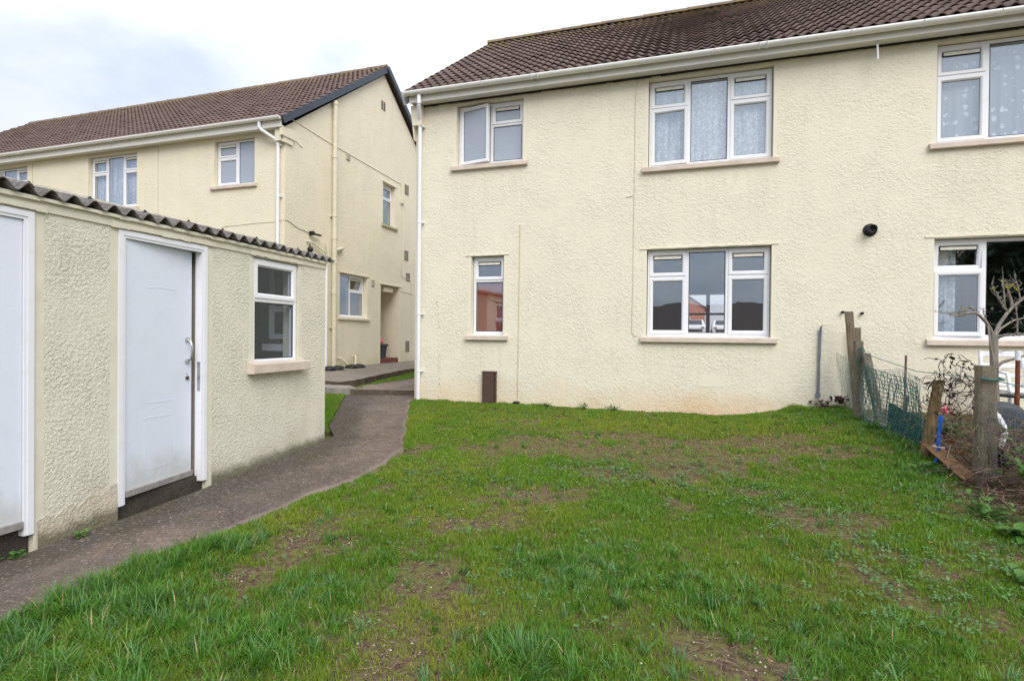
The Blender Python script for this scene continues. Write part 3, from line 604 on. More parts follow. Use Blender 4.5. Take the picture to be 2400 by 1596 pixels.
# cables and small fixings
cb = MB()
def wig(pts, r, mb, step=0.25, j=0.004, n=5):
    out = []
    for p, q in zip(pts[:-1], pts[1:]):
        p, q = Vector(p), Vector(q); k = max(1, int((q-p).length/step))
        for i in range(k): out.append(p+(q-p)*i/k+Vector((random.uniform(-j, j), 0, random.uniform(-j, j))))
    out.append(Vector(pts[-1])); mb.tube(out, r, n)
wig([(-0.70, 8.494, 3.895), (-0.80, 8.494, 3.86), (-0.825, 8.494, 3.7), (-0.827, 8.494, 2.2), (-0.86, 8.494, 2.13), (-0.95, 8.494, 2.12)], 0.0045, cb)
wig([(-0.83, 8.494, 2.15), (-0.838, 8.494, 0.08), (-0.80, 8.494, 0.01), (-0.76, 8.494, 0.03)], 0.0045, cb); cb.build('cable', M_CABLE, H)
cb2 = MB(); cb2.tube([(-2.62, 8.492, 1.80), (-2.635, 8.492, -1.06)], 0.010, 6); cb2.build('conduit', M_CREAMPIPE, H)
ob = MB(); ob.cham(-2.70, -2.60, 8.42, 8.499, -1.13, -1.05, 0.012); ob.build('drain_outlet', M_BLACK, H)
vt = MB()
def lathe(mb, prof, c, ax='Y', n=20, mi=0):
    P = []
    for r, h in prof:
        for k in range(n):
            t = 2*math.pi*k/n; q = (math.cos(t)*r, math.sin(t)*r)
            P.append({'Y': (c[0]+q[0], c[1]+h, c[2]+q[1]), 'Z': (c[0]+q[0], c[1]+q[1], c[2]+h), 'X': (c[0]+h, c[1]+q[0], c[2]+q[1])}[ax])
    m = len(prof); mb.add(P, [(i*n+k, i*n+(k+1) % n, (i+1)*n+(k+1) % n, (i+1)*n+k) for i in range(m-1) for k in range(n)], mi, True)
    mb.add(P[-n:], [tuple(range(n))], mi); mb.add(P[:n], [tuple(range(n))[::-1]], mi)
lathe(vt, [(0.085, 0), (0.083, -0.02), (0.06, -0.035), (0.052, -0.035), (0.050, -0.10), (0.056, -0.105), (0.056, -0.13), (0.040, -0.13), (0.040, -0.04), (0.0, -0.04)], (2.27, 8.499, 1.46))
for k in range(3): vt.box(2.235, 2.305, 8.40, 8.41, 1.435+k*0.02, 1.443+k*0.02)
vt.build('flue_vent', M_BLACK, H)
for x, z in ((1.957, 0.364), (2.185, 0.348)):
    o = MB(); lathe(o, [(0.018, 0), (0.018, -0.05), (0.010, -0.05), (0.010, -0.02), (0, -0.02)], (x, 8.499, z), n=12); o.build('overflow_stub', M_BLACK, H)
sp = MB(); sp.tube([(2.287, 8.36, 3.90), (2.287, 8.36, 3.885)], 0.03, 8); sp.tube([(2.287, 8.36, 3.89), (2.293, 8.35, 3.66)], 0.013, 8); sp.build('hanging_rod', M_WHITEP, H)
bx = MB(); bx.cham(-3.225, -3.02, 8.41, 8.499, -1.2, -0.585, 0.006); bx.cham(-3.23, -2.99, 8.405, 8.4985, -0.60, -0.575, 0.004); bx.box(-3.018, -3.0, 8.44, 8.4985, -1.2, -0.6); bx.box(-3.0, -2.994, 8.45, 8.47, -0.72, -0.68); bx.box(-3.0, -2.994, 8.45, 8.47, -1.0, -0.96)
bx.build('meter_cover', M_BROWN, H)
# rusty stain scabs where an old pipe was fixed
stn = MB()
for i in range(46):
    z = random.uniform(-1.05, 0.75); x = -4.055+(-1.0-z)*-0.0+random.gauss(0, 0.014)-0.03*(z); r = random.uniform(0.003, 0.008)
    lathe(stn, [(r, 0), (r*0.8, -0.004), (0.001, -0.006)], (x, 8.4995, z), n=6)
stn.build('old_pipe_scar', M_TERRA, H)

# ================================================================ FAR HOUSE (left)
G = empty('house', 'far cream terraced house on the left with slate blue bargeboard on its gable', 'house')
XL, Y0, Y1, ZR = -8.5, 10.0, 18.14, 7.62
lw = [(-10.48, -9.33, 3.36, 4.41), (-14.54, -12.88, 3.06, 4.41), (-18.46, -16.80, 3.06, 4.41), (-22.3, -21.2, 3.36, 4.41)]
fm = MB(MF(Y0)); wall_panel(fm, -23.2, XL, -1.7, 4.55, lw)
gw = [(14.05, 14.75, 3.21, 4.43), (12.01, 13.27, 0.45, 1.58), (13.96, 15.03, -0.84, 1.46)]
gm = MB(MG(XL)); wall_panel(gm, Y0, Y1, -1.7, 4.55, gw)
gm.add([(Y0, 0, 4.55), (Y1, 0, 4.55), (Y0+4.07, 0, ZR-0.12)], [(0, 1, 2)], 0)
gm.build('gable_wall', [M_WALL2, M_SMOOTH2], G)
fm.build('wall', [M_WALL2, M_SMOOTH2], G); fm = MB(); fm.add([(-23.2, Y0, -1.7), (-23.2, Y1, -1.7), (-23.2, Y1, 4.55), (-23.2, Y0+4.07, ZR-.12), (-23.2, Y0, 4.55)], [(4, 3, 2, 1, 0)], 0)
fm.add([(-23.2, Y1, -1.7), (XL, Y1, -1.7), (XL, Y1, 4.55), (-23.2, Y1, 4.55)], [(3, 2, 1, 0)], 0)
fm.build('rear_wall', [M_WALL2, M_SMOOTH2], G)
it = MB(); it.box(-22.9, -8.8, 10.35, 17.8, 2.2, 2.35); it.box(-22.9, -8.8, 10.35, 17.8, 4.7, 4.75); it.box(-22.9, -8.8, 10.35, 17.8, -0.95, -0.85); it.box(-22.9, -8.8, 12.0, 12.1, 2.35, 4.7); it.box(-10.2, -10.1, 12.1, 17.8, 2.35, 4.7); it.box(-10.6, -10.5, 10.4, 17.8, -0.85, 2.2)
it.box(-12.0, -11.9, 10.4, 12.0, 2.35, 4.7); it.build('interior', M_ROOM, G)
A2 = MF(Y0)
a, b, c, d = lw[0]; a, b, c, d = a+.01, b-.01, c+.03, d-.01; mu = a+(b-a)*0.52
window(G, A2, a, b, c, d, [(a, mu, 4.03, d, 'fan', 0), (a, mu, c, 4.03, 'case', 0), (mu, b, c, d, 'fix', 0)], glassm=M_FROST, label='frosted front window nearest the gable corner')
for k in (1, 2):
    a, b, c, d = lw[k]; a, b, c, d = a+.01, b-.01, c+.03, d-.01; window(G, A2, a, b, c, d, triple(a, b, c, d), curtain=M_LACE)
a, b, c, d = lw[3]; a, b, c, d = a+.01, b-.01, c+.03, d-.01; window(G, A2, a, b, c, d, [(a, (a+b)/2, c, d, 'fix', 0), ((a+b)/2, b, c, d, 'fix', 0)])
A3 = MG(XL)
a, b, c, d = gw[0]; a, b, c, d = a+.01, b-.01, c+.03, d-.01; window(G, A3, a, b, c, d, [(a, b, 3.99, d, 'fan', 0), (a, b, c, 3.99, 'fix', 0)], vf=0.13, sillm=M_LINTEL, label='narrow upper gable window')
a, b, c, d = gw[1]; a, b, c, d = a+.01, b-.01, c+.03, d-.01; window(G, A3, a, b, c, d, [(a, 12.62, c, d, 'fix', 0), (12.62, b, 1.14, d, 'fan', 13), (12.62, b, c, 1.14, 'fix', 0)], vf=0.13, sillm=M_SMOOTH2, label='ground floor gable window with fanlight propped open')
# porch recess and step
pr = MB(MG(XL)); pr.add([(13.96, .28, -.84), (13.96, 1.2, -.84), (13.96, 1.2, 1.46), (13.96, .28, 1.46), (15.03, .28, -.84), (15.03, 1.2, -.84), (15.03, 1.2, 1.46), (15.03, .28, 1.46)], [(0, 1, 2, 3), (4, 7, 6, 5), (1, 5, 6, 2), (3, 2, 6, 7)]); pr.build('porch', M_SMOOTH2, G)
st = MB(MG(XL)); st.cham(13.965, 15.025, 0.02, 0.9, -0.9, -0.69, 0.012); st.build('doorstep', M_REDSTEP, G)
pl = MB(MG(XL)); pl.cham(14.1, 14.85, -0.06, -0.002, 1.26, 1.40, 0.01); 
for q in ((13.9, 15.15, 1.463), (11.95, 13.35, 1.583), (13.98, 14.85, 4.433)):
    lt = MB(MG(XL)); lt.box(q[0], q[1], -0.02, 0.02, q[2], q[2]+.027); lt.build('lintel_drip', M_SMOOTH2, G)
pl = MB(MG(XL)); pl.cham(14.25, 14.75, 0.06, 0.20, 1.27, 1.40, 0.01); pl.build('porch_light', M_SMOOTH2, G)
# roof
RG = slope_matrix((-23.4, 9.78, 4.66), 35.4); roof_slope('roof', G, RG, 15.02, 5.27, 0.150, 0.272, M_TILE2, kx=7)
RGb = Matrix.Translation((-8.38, 18.36, 4.66)) @ Matrix.Rotation(math.pi, 4, 'Z') @ slope_matrix((0, 0, 0), 35.4)
o = MB(RGb); o.box(0, 15.02, 0, 5.27, -0.04, 0.02); o.build('rear_roof', M_TILE2, G)
ud = MB(RG); ud.box(0.02, 15.0, 0.05, 5.24, -0.06, -0.02); ud.build('roof_underlay', M_DARKGAP, G)
ridge_tiles(G, -23.4, -8.4, 14.07, 7.73, M_TILE2)
for Mx, u in ((RG, 14.98), (RGb, 0.0)):
    o = MB(Mx); o.box(u+0.015, u+0.06, -0.03, 5.26, -0.125, 0.02) if Mx is RG else o.box(u-0.05, u-0.0, -0.03, 5.26, -0.125, 0.02); o.build('bargeboard', M_DARKB, G)
gutter(G, -23.4, -8.42, 9.735, 4.66, 4.665, [-9.1, -9.9, -11.6, -12.4, -14.2, -15.0, -15.9, -17.6], [-10.7, -13.4, -16.7])
fs = MB(); fs.box(-23.3, -8.44, 9.798, 9.822, 4.47, 4.66); fs.box(-23.3, -8.44, 9.822, 9.999, 4.485, 4.50); fs.build('fascia', M_SOFF, G)
kn = MB(); kn.box(-8.499, -8.43, 9.82, 10.25, 4.30, 4.50); kn.box(-8.499, -8.455, 9.9, 10.2, 4.18, 4.30); kn.box(-8.66, -8.502, 9.86, 9.999, 4.2, 4.484); kn.build('kneeler', M_SMOOTH2, G)
dp = MB(); dp.tube([(-8.98, 9.75, 4.60), (-8.98, 9.75, 4.50), (-8.95, 9.78, 4.44), (-8.66, 9.91, 4.24), (-8.63, 9.93, 4.16)], 0.036, 12); dp.tube([(-8.63, 9.93, 4.2), (-8.63, 9.93, -1.0)], 0.036, 12); dpo = dp.build('downpipe', M_UPVC, G)
cl = MB()
for z in (4.12, 3.0, 1.4, 0): cl.tube([(-8.63, 9.93, z), (-8.63, 9.93, z+0.03)], 0.043, 12); cl.box(-8.6, -8.56, 9.93, 9.999, z, z+.03)
cl.build('pipe_clip', M_UPVC, dpo)
# soil stack on the gable
sk = MB(); X = -8.41; sk.tube([(X, 11.66, -0.86), (X, 11.66, 5.74)], 0.058, 14)
for z in (1.0, 1.75, 2.35, 4.35, 5.66): sk.tube([(X, 11.66, z), (X, 11.66, z+0.09)], 0.068, 14)
for z in (0.15, 2.9): sk.tube([(X, 11.66, z), (X, 11.66, z+.03)], 0.066, 14); sk.box(-8.499, -8.45, 11.58, 11.74, z, z+.03)
sk.tube([(X, 11.66, 2.08), (X, 11.86, 2.14), (X-0.02, 12.02, 2.18), (-8.5, 12.05, 2.18)], 0.045, 10); sko = sk.build('soil_stack', M_CREAMPIPE, G)
wp = MB(); wp.tube([(-8.40, 11.33, -0.84), (-8.40, 11.33, 1.86)], 0.034, 12)
for z in (1.66, 0.2, -.6): wp.tube([(-8.40, 11.33, z), (-8.40, 11.33, z+.03)], 0.040, 12)
wp.build('waste_downpipe', M_UPVC, G)
for q, r in (([(-8.5, 10.72, 2.16), (-8.44, 10.76, 2.155), (-8.43, 10.85, 2.13), (-8.42, 11.30, 1.98), (-8.42, 11.34, 1.88)], .022), ([(-8.44, 11.38, 2.22), (-8.42, 11.40, 2.1), (-8.42, 11.43, 1.86)], .028),
    ([(-8.5, 11.94, -0.60), (-8.42, 11.97, -0.60), (-8.38, 12.05, -0.68), (-8.34, 12.19, -0.82)], .024), ([(-8.5, 12.62, -0.57), (-8.42, 12.61, -0.57), (-8.36, 12.53, -0.68), (-8.32, 12.45, -0.82)], .024)):
    wq = MB(); wq.tube(q, r, 8); wq.build('waste_pipe', M_CREAMPIPE, G)
for y, x in ((11.30, -8.28), (11.62, -8.26), (12.22, -8.27), (12.5, -8.24)):
    g_ = MB(); lathe(g_, [(0.17, 0), (0.165, 0.03), (0.12, 0.055), (0.07, 0.075), (0.0, 0.078)], (x, y, -0.842), 'Z', 18); g_.build('drain_cover', M_BLACK, G)
def airbrick(parent, y, z, w=0.2, h=0.14, cols=7, rows=3):
    v = MB(MG(XL)); v.box(y-w/2, y+w/2, -0.006, 0.0-0.001, z-h/2, z+h/2, 0)
    for i in range(cols):
        for j in range(rows):
            cx_ = y-w/2+w*(i+.5)/cols; cz = z-h/2+h*(j+.5)/rows; v.box(cx_-w/cols*0.3, cx_+w/cols*.3, -0.009, -0.0065, cz-h/rows*.3, cz+h/rows*.3, 1)
    v.build('air_brick', [M_GREYV, M_GASK], parent)
airbrick(G, 14.02, 6.59, .24, .26, 2, 6); airbrick(G, 15.43, 4.53, .26, .32, 3, 7); airbrick(G, 15.44, 2.48, .26, .32, 3, 7); airbrick(G, 15.56, 1.82, .26, .26, 3, 6); airbrick(G, 15.55, -0.36, .26, .34, 3, 7)
for y, z in ((12.315, 4.6), (13.527, 1.45)):
    v = MB(MG(XL)); v.cham(y-.07, y+.07, -0.03, -0.001, z-.09, z+.09, .008); v.build('vent_cover', M_GREYV, G)
gc = MB()
wig([(-8.494, 10.08, 4.78), (-8.494, 11.6, 4.70), (-8.494, 15.05, 4.62), (-8.494, 15.10, 4.5), (-8.494, 15.11, 3.9)], 0.011, gc, 0.4, 0.0); wig([(-8.494, 15.12, 3.9), (-8.494, 15.14, 1.8), (-8.494, 15.75, 1.72), (-8.494, 15.8, -0.8)], 0.008, gc, 0.4, 0)
wig([(-8.494, 15.0, 1.36), (-8.494, 15.9, 1.30)], 0.008, gc, .4, 0); wig([(-8.494, 10.12, 4.40), (-8.494, 10.55, 4.26)], 0.010, gc, .4, 0)
gc.build('cable', M_CREAMPIPE, G)
jb = MB(MG(XL)); jb.cham(15.04, 15.18, -0.07, -0.001, 4.02, 4.18, .01); jb.build('junction_box', M_CREAMPIPE, G)
gc = MB(); wig([(-12.19, 9.994, 4.42), (-12.185, 9.994, 0.5)], 0.006, gc); wig([(-12.19, 9.994, 4.44), (-14.6, 9.994, 4.45)], 0.006, gc); wig([(-16.6, 9.994, 4.42), (-16.6, 9.994, 2.8)], .006, gc)
wig([(-10.25, 9.994, 2.15), (-10.24, 9.994, 2.42), (-10.1, 9.994, 2.44), (-9.3, 9.994, 2.47), (-8.7, 9.994, 2.47), (-8.51, 9.994, 2.50)], 0.005, gc); gc.build('cable', M_CABLE, G)
gc = MB(); gc.tube([(-8.496, 10.0, 2.50), (-8.494, 10.12, 2.49), (-8.494, 10.4, 2.40), (-8.494, 10.8, 2.36)], 0.005, 5); gc.build('cable', M_VINE, G)
sl = MB(MG(XL)); sl.cham(10.80, 10.87, -0.12, -0.001, 2.31, 2.40, .01); sl.cham(10.86, 11.10, -0.14, -0.06, 2.325, 2.36, .01); sl.build('security_light', M_BLACK, G)
sl = MB(); lathe(sl, [(0.05, 0.0), (0.062, .02), (0.062, .07), (.045, .10), (0, .11)], (-8.5, 10.80, 1.97), 'X', 14); sl.tube([(-8.45, 10.80, 2.02), (-8.46, 10.79, 2.10)], .012, 6); sl.build('camera_dome', M_BLACK, G)

# ================================================================ OUTBUILDING
SH = empty('outbuilding', 'low cream roughcast shed with corrugated roof and two white doors beside the path', 'shed', (-4.0*math.cos(rad(2.84)), -4.0*math.sin(rad(2.84)), 0), rad(92.84))
SB = MB(); zt = 0.885
doors = [(1.86, 2.70, -1.28, 0.79), (3.28, 4.14, -1.28, 0.79)]; dop = [(q[0], q[1], -1.74, q[3]) for q in doors]; swin = (4.73, 5.45, -0.335, 0.785)
sb = MB(); wall_panel(sb, 0.4, 5.98, -1.75, zt, dop+[swin], th=0.2, margin=0.06)
sb.add([(0.4, 0, -1.75), (0.4, 2.3, -1.75), (0.4, 2.3, zt+.60), (0.4, 0, zt), (5.98, 0, -1.75), (5.98, 2.3, -1.75), (5.98, 2.3, zt+.60), (5.98, 0, zt)], [(3, 2, 1, 0), (4, 5, 6, 7)], 0)
sb.add([(0.4, 2.3, -1.75), (5.98, 2.3, -1.75), (5.98, 2.3, zt+.65), (0.4, 2.3, zt+.65)], [(3, 2, 1, 0)], 0)
sb.build('wall', [M_SHED, M_SHEDS], SH)
rf = MB(); rf.box(0.45, 5.93, 0.03, 0.07, zt-.07, zt+.022); rf.build('eaves_shade_strip', M_DARKGAP, SH)  # added dark strip, paints shade into the hollows under the roof sheets
# smooth wall head band and lintels
bd = MB(); bd.box(0.4, 5.98, -0.012, -0.001, 0.80, zt-0.02)
for i in range(70):
    u = 0.4+5.58*i/70; bd.box(u, u+5.58/70, -0.035, 0.02, zt-0.022+random.uniform(-.004, .004), zt+0.004)
for a, b in ((1.80, 2.77), (3.22, 4.22), (4.68, 5.52)):
    for i in range(14):
        u = a+(b-a)*i/14; bd.box(u, u+(b-a)/14, -0.020-random.uniform(0, .004), -0.0005, 0.795+random.uniform(-.003, .006), 0.835)
bd.build('wall_head', M_SHEDS, SH)
# patched plinth between doors
pt = MB(); n = 40; top = [(2.72+0.56*i/n, -1.27+0.11*i/n+0.02*math.sin(i*0.55)+random.uniform(-.008, .008)) for i in range(n+1)]
P = []; 
for (u, z) in top: P += [(u, -0.003-random.uniform(0, .002), z), (u, -0.016, -1.6), (u, 0.002, z+0.002)]
pt.add(P, [(3*i, 3*i+1, 3*i+4, 3*i+3) for i in range(n)]+[(3*i+2, 3*i, 3*i+3, 3*i+5) for i in range(n)]); pt.build('plinth_patch', M_PLINTH, SH)
def shed_door(a, b, c, d, ajar, handle):
    f = MB(); w = 0.062; zb = c-0.055
    f.box(a+.002, a+w, -0.004, 0.07, zb, d-.002); f.box(b-w, b-.002, -0.004, 0.07, zb, d-.002); f.box(a+w, b-w, -0.004, 0.07, d-w, d-.002)
    f.box(a+.004, a+w-.02, -0.010, -0.0045, zb, d-.004); f.box(b-w+.02, b-.004, -0.010, -0.0045, zb, d-.004); f.box(a+w-.02, b-w+.02, -0.010, -0.0045, d-w+.02, d-.004)
    L0, L1, Z0, Z1 = a+w+.004, b-w-(.022 if ajar else .004), c+0.0, d-w-.004
    T = Matrix.Translation((L0, 0, 0)) @ Matrix.Rotation(rad(ajar), 4, 'Z') @ Matrix.Translation((-L0, 0, 0))
    l = MB(); l.box(L0, L1, 0.010, 0.050, Z0, Z1, M=T)
    do = None; fo = f.build('door_frame', M_UPVC, SH); do = l.build('door', M_DOOR, SH)
    k = MB(); k.box(L0+.002, L1-.002, -0.012, 0.0095, Z0, Z0+.045, M=T); k.build('weather_bar', M_WBAR, do)
    pm = MB()
    if handle:
        x0, x1 = L0+0.20, L1-0.20
        for z, s in ((0.36, -0.02), (-0.575, 0.02), (-0.70, .02), (-1.12, .02)):
            n = 10
            for i in range(n):
                t0, t1 = i/n, (i+1)/n; zz = lambda t: z-s*0+0.012*math.sin(math.pi*t)*(1 if s < 0 else -0.3); pm.box(x0+(x1-x0)*t0, x0+(x1-x0)*t1, 0.0085, 0.0098, zz(t0), zz(t0)+0.006, M=T)
        for xx in (x0-.005, x1+.005):
            for k in range(3): pm.box(xx+k*0.008-.008, xx+k*0.008-.006, 0.009, 0.0098, -1.12, -0.72, M=T)
        pm.build('moulding', M_DOOR, do)
        h = MB(); hx = L1-0.055
        h.tube([(hx, 0.010, -0.06), (hx, -0.030, -0.075), (hx, -0.042, -0.12), (hx, -0.042, -0.19), (hx, -0.030, -0.235), (hx, 0.010, -0.25)], 0.009, 8, M=T)
        for z in (-.06, -.25): h.tube([(hx, 0.0095, z), (hx, -0.004, z)], 0.024, 14, M=T)
        h.build('handle', M_METAL, do); kk = MB(); kk.tube([(hx, .0095, -.40), (hx, -.002, -.40)], .017, 12, M=T); kk.tube([(hx, .0095, -.365), (hx, .004, -.365)], .004, 6, M=T); kk.build('keyhole', M_BROWN, do)
        sp_ = MB(); sp_.box(b-w-.0035, b-w-.001, 0.012, 0.045, -.52, -.26); sp_.build('strike_plate', M_METAL, SH)
    s = MB(); s.box(a+.001, b-.001, 0.045, 0.19, c-.45, c-.012); s.build('threshold', M_DARKC, SH)
    bk = MB(); bk.box(a+.001, b-.001, 0.185, 0.199, c, d-.001); bk.build('dark_interior', M_DARKGAP, SH)  # dark sheet behind the door stands in for the unlit inside
shed_door(*doors[0], 0, False); shed_door(*doors[1], 6, True)
a, b, c, d = swin; a, b, c, d = a+.01, b-.01, c+.03, d-.01
window(SH, None, a, b, c, d, [(a, b, c+(d-c)*0.61, d, 'casef', 0), (a, b, c, c+(d-c)*0.61, 'fix', 0)], vf=0.02, glassm=M_GLASSD, sill_ext=0.10, sill_out=0.10, sill_h=0.10, label='two pane window at the far end of the shed')
bk = MB(); bk.box(4.5, 5.7, 0.9, 0.95, -.6, 1.0); bk.box(4.5, 4.55, .22, .9, -.6, 1); bk.box(5.65, 5.7, .22, .9, -.6, 1); bk.box(4.5, 5.7, .22, .9, .95, 1.0); bk.box(4.5, 5.7, .22, .9, -.6, -.55); bk.build('interior', M_GREYP, SH)
ew = MB()
for q in ((5.62, 5.645, .47, .53, -.06, .93), (5.62, 5.645, .23, .47, .26, .33), (5.62, 5.645, .23, .47, -.06, 0.0), (5.625, 5.645, .38, .47, .40, .45)): ew.box(*q)
ew.box(5.54, 5.645, .225, .56, -.20, -.12); ew.build('inner_window_frame', M_UPVC, SH)
# corrugated sheets: slope rises away from the face
def corrugated():
    ang = rad(11.8); p = 0.146; amp = 0.029; t = 0.007; y0 = -0.055; L = 2.55
    sheets = [(0.25, 1.03, 0), (0.96, 2.94, 1), (2.86, 3.78, 0), (3.72, 5.32, 0), (5.24, 6.08, 1)]
    sheets = [(0.3, 1.66, 0), (1.50, 2.66, 1), (2.66-.16, 3.97, 0), (3.82, 5.16, 1), (5.00, 6.10, 0)]
    for i, (a, b, lift) in enumerate(sheets):
        n = int((b-a)/p*10); mb = MB(); P = []
        for s in (0.0, L):
            for j in range(n+1):
                u = a+(b-a)*j/n; h = amp*math.cos(2*math.pi*u/p)
                for dt in (0, t):
                    v = y0+s*math.cos(ang)-(0.012 if lift else 0)*(s == 0); z = zt+0.031+h+dt+lift*0.0075+s*math.sin(ang)+0.0006*math.sin(j); P.append((u, v, z))
        w = 2*(n+1); F = []
        for j in range(n):
            q = 2*j; F += [(q+1, q+3, w+q+3, w+q+1), (q, w+q, w+q+2, q+2), (q, q+2, q+3, q+1)]
        F += [(0, 1, w+1, w), (2*n, w+2*n, w+2*n+1, 2*n+1)]
        mb.add(P, F); 
        mb.sm = [True if (k % 3 != 2 and k < 3*n) else False for k in range(len(mb.f))]
        ro = mb.build('roof', M_ASB, SH)
        u = a+0.2
        bo = MB(); k = math.ceil((a+.1)/p)
        for q, s in ((k+1, .22), (k+4, .25), (k+7, .22)):
            if q*p < b-.05: lathe(bo, [(.020, 0), (.020, .004), (.010, .008), (.009, .02), (0, .021)], (q*p, y0+s*math.cos(ang), zt+0.034+amp+t+lift*.0075+s*math.sin(ang)), 'Z', 8)
        if bo.v: bo.build('roof_bolt', M_GASK, ro)
corrugated()

# ================================================================ street beyond and things behind the camera (seen through / in the panes)
def gable_house(name, label, x0, x1, y0, y1, zb, ze, zr, wm_, along='X', wins=()):
    T = empty(name, label, 'house'); m = MB(); m.box(x0, x1, y0, y1, zb, ze)
    ym = (y0+y1)/2; xm = (x0+x1)/2
    if along == 'X':
        m.add([(x0, y0, ze), (x0, y1, ze), (x0, ym, zr-.1), (x1, y0, ze), (x1, y1, ze), (x1, ym, zr-.1)], [(0, 2, 1), (3, 4, 5)])
        R_ = [[(x0-.2, y0-.25, ze-.15), (x1+.2, y0-.25, ze-.15), (x1+.2, ym, zr), (x0-.2, ym, zr)], [(x0-.2, y1+.25, ze-.15), (x1+.2, y1+.25, ze-.15), (x1+.2, ym, zr), (x0-.2, ym, zr)]]
    else:
        m.add([(x0, y0, ze), (x1, y0, ze), (xm, y0, zr-.1), (x0, y1, ze), (x1, y1, ze), (xm, y1, zr-.1)], [(0, 1, 2), (3, 5, 4)])
        R_ = [[(x0-.25, y0-.2, ze-.15), (x0-.25, y1+.2, ze-.15), (xm, y1+.2, zr), (xm, y0-.2, zr)], [(x1+.25, y0-.2, ze-.15), (x1+.25, y1+.2, ze-.15), (xm, y1+.2, zr), (xm, y0-.2, zr)]]
    m.build('wall', wm_, T); r = MB()
    for q in R_: r.add(q+[(p[0], p[1], p[2]+.08) for p in q], [(0, 1, 2, 3), (7, 6, 5, 4), (0, 4, 5, 1), (1, 5, 6, 2), (2, 6, 7, 3), (3, 7, 4, 0)])
    r.build('roof', M_TILE, T)
    for (wx, wy, wz, sx, sz) in wins:
        o = MB(); o.box(wx, wx+sx, wy-.05, wy+.02, wz, wz+sz); wo = o.build('window', M_UPVC, T); o = MB(); o.box(wx+.06, wx+sx-.06, wy-.06, wy-.051, wz+.06, wz+sz-.06); o.build('pane', M_CARG, wo)
    return T
gable_house('bungalow', 'low building with brown tiled roof mirrored in the ground floor panes', -19, 7.2, -27, -20.5, -1.8, 0.55, 2.3, M_BROWN)
for x in (-13.0, -5.2):
    pass
gable_house('house', 'pinkish house seen through the ground floor three light window', -7.5, 1.35, 58, 66, -0.5, 3.0, 6.2, M_BRICK, 'Y', [(-1.2, 58, 0.9, 1.2, 1.1)])
def car(x, y, label):
    z = float(ground(x, y)); T = empty('parked_car', label, 'car', (x, y, z), 0, 'cars parked in the street beyond the house')
    sec = [(-2.0, .35), (-2.0, .75), (-1.85, .92), (-1.0, 1.0), (-.45, 1.42), (1.0, 1.46), (1.75, 1.0), (2.0, .9), (2.05, .4)]
    m = MB(); n = len(sec); P = []
    for xx, k in ((-.84, .92), (-.78, 1), (.78, 1), (.84, .92)):
        for yy, zz in sec: P.append((xx*(1 if zz < 1.05 else .84), yy, .35+(zz-.35)*k))
    m.add(P, [(r*n+i, r*n+(i+1) % n, (r+1)*n+(i+1) % n, (r+1)*n+i) for r in range(3) for i in range(n)]+[tuple(range(n))[::-1], tuple(range(3*n, 4*n))]); m.build('body', M_CARW, T)
    g_ = MB(); g_.add([(-.60, -.985, 1.03), (.60, -.985, 1.03), (.52, -.50, 1.40), (-.52, -.50, 1.40)], [(0, 1, 2, 3)]); g_.box(-.6, .6, -2.04, -1.99, .42, .62)
    g_.build('windscreen', M_CARG, T)
    for wx in (-.8, .8):
        for wy in (-1.25, 1.3):
            w_ = MB(); lathe(w_, [(.31, -.1), (.31, .1), (.2, .11), (0, .11)], (wx, wy, .31), 'X', 16); w_.build('wheel', M_BLACK, T)
        h_ = MB(); h_.box(wx*.78-.12, wx*.78+.12, -2.03, -1.96, .66, .82); h_.build('headlight', M_METAL, T)
car(0.35, 50, 'white car facing the camera, left of the two seen through the ground floor window'); car(2.6, 51, 'white car on the right of the two seen through the ground floor window')

def conifer(x, y, h, w, label, name='conifer_tree'):
    z = float(ground(x, y)); T = empty(name, label, 'tree', (x, y, z)); t = MB(); t.tube([(0, 0, 0), (0, 0, h*.5), (0.05, 0, h*.95)], [.16, .1, .02], 8); t.build('trunk', M_BARK, T)
    n = 9000; hh = rng.random(n)**.8; r = w*(1-hh)**.8*np.sqrt(rng.random(n))*(0.85+0.3*rng.random(n)); a = rng.random(n)*6.283
    C_ = np.stack([r*np.cos(a), r*np.sin(a), .3+hh*(h-.3)], -1); d1 = rng.normal(size=(n, 3))*.13; d2 = rng.normal(size=(n, 3))*.05
    V = np.stack([C_-d1, C_+d2, C_+d1, C_-d2], 1).reshape(-1, 3); F = np.arange(4*n).reshape(-1, 4); o = fastmesh('crown', V, F, M_DLEAF, parent=T)
conifer(10.7, -6.0, 7.8, 2.1, 'dark conifer mirrored in the right ground floor window')
conifer(13.6, -7.5, 8.5, 2.2, 'second dark conifer mirrored at the edge of the right ground floor window')

# ================================================================ FENCE LINE AND NEIGHBOUR'S GARDEN
def gz(x, y): return float(ground(x, y))
def skewpost(name, mat, p0, p1, wx, wy, label, cat, taper=1.0, top_slant=0.0, group=None):
    T = MB(); p0, p1 = Vector(p0), Vector(p1); n = 8; P = []; e = .008
    for i in range(n+1):
        p = p0.lerp(p1, i/n); k = 1+(taper-1)*i/n; j = lambda: random.uniform(-.003, .003)
        for sx, sy in ((-1, -.7), (-.7, -1), (.7, -1), (1, -.7), (1, .7), (.7, 1), (-.7, 1), (-1, .7)):
            P.append((p.x+sx*wx/2*k+j(), p.y+sy*wy/2*k+j(), p.z+(top_slant*sx if i == n else 0)))
    T.add(P, [(i*8+k, i*8+(k+1) % 8, (i+1)*8+(k+1) % 8, (i+1)*8+k) for i in range(n) for k in range(8)]+[tuple(range(n*8, n*8+8))])
    o = T.build(name, mat); tag(o, label, cat, group); return o
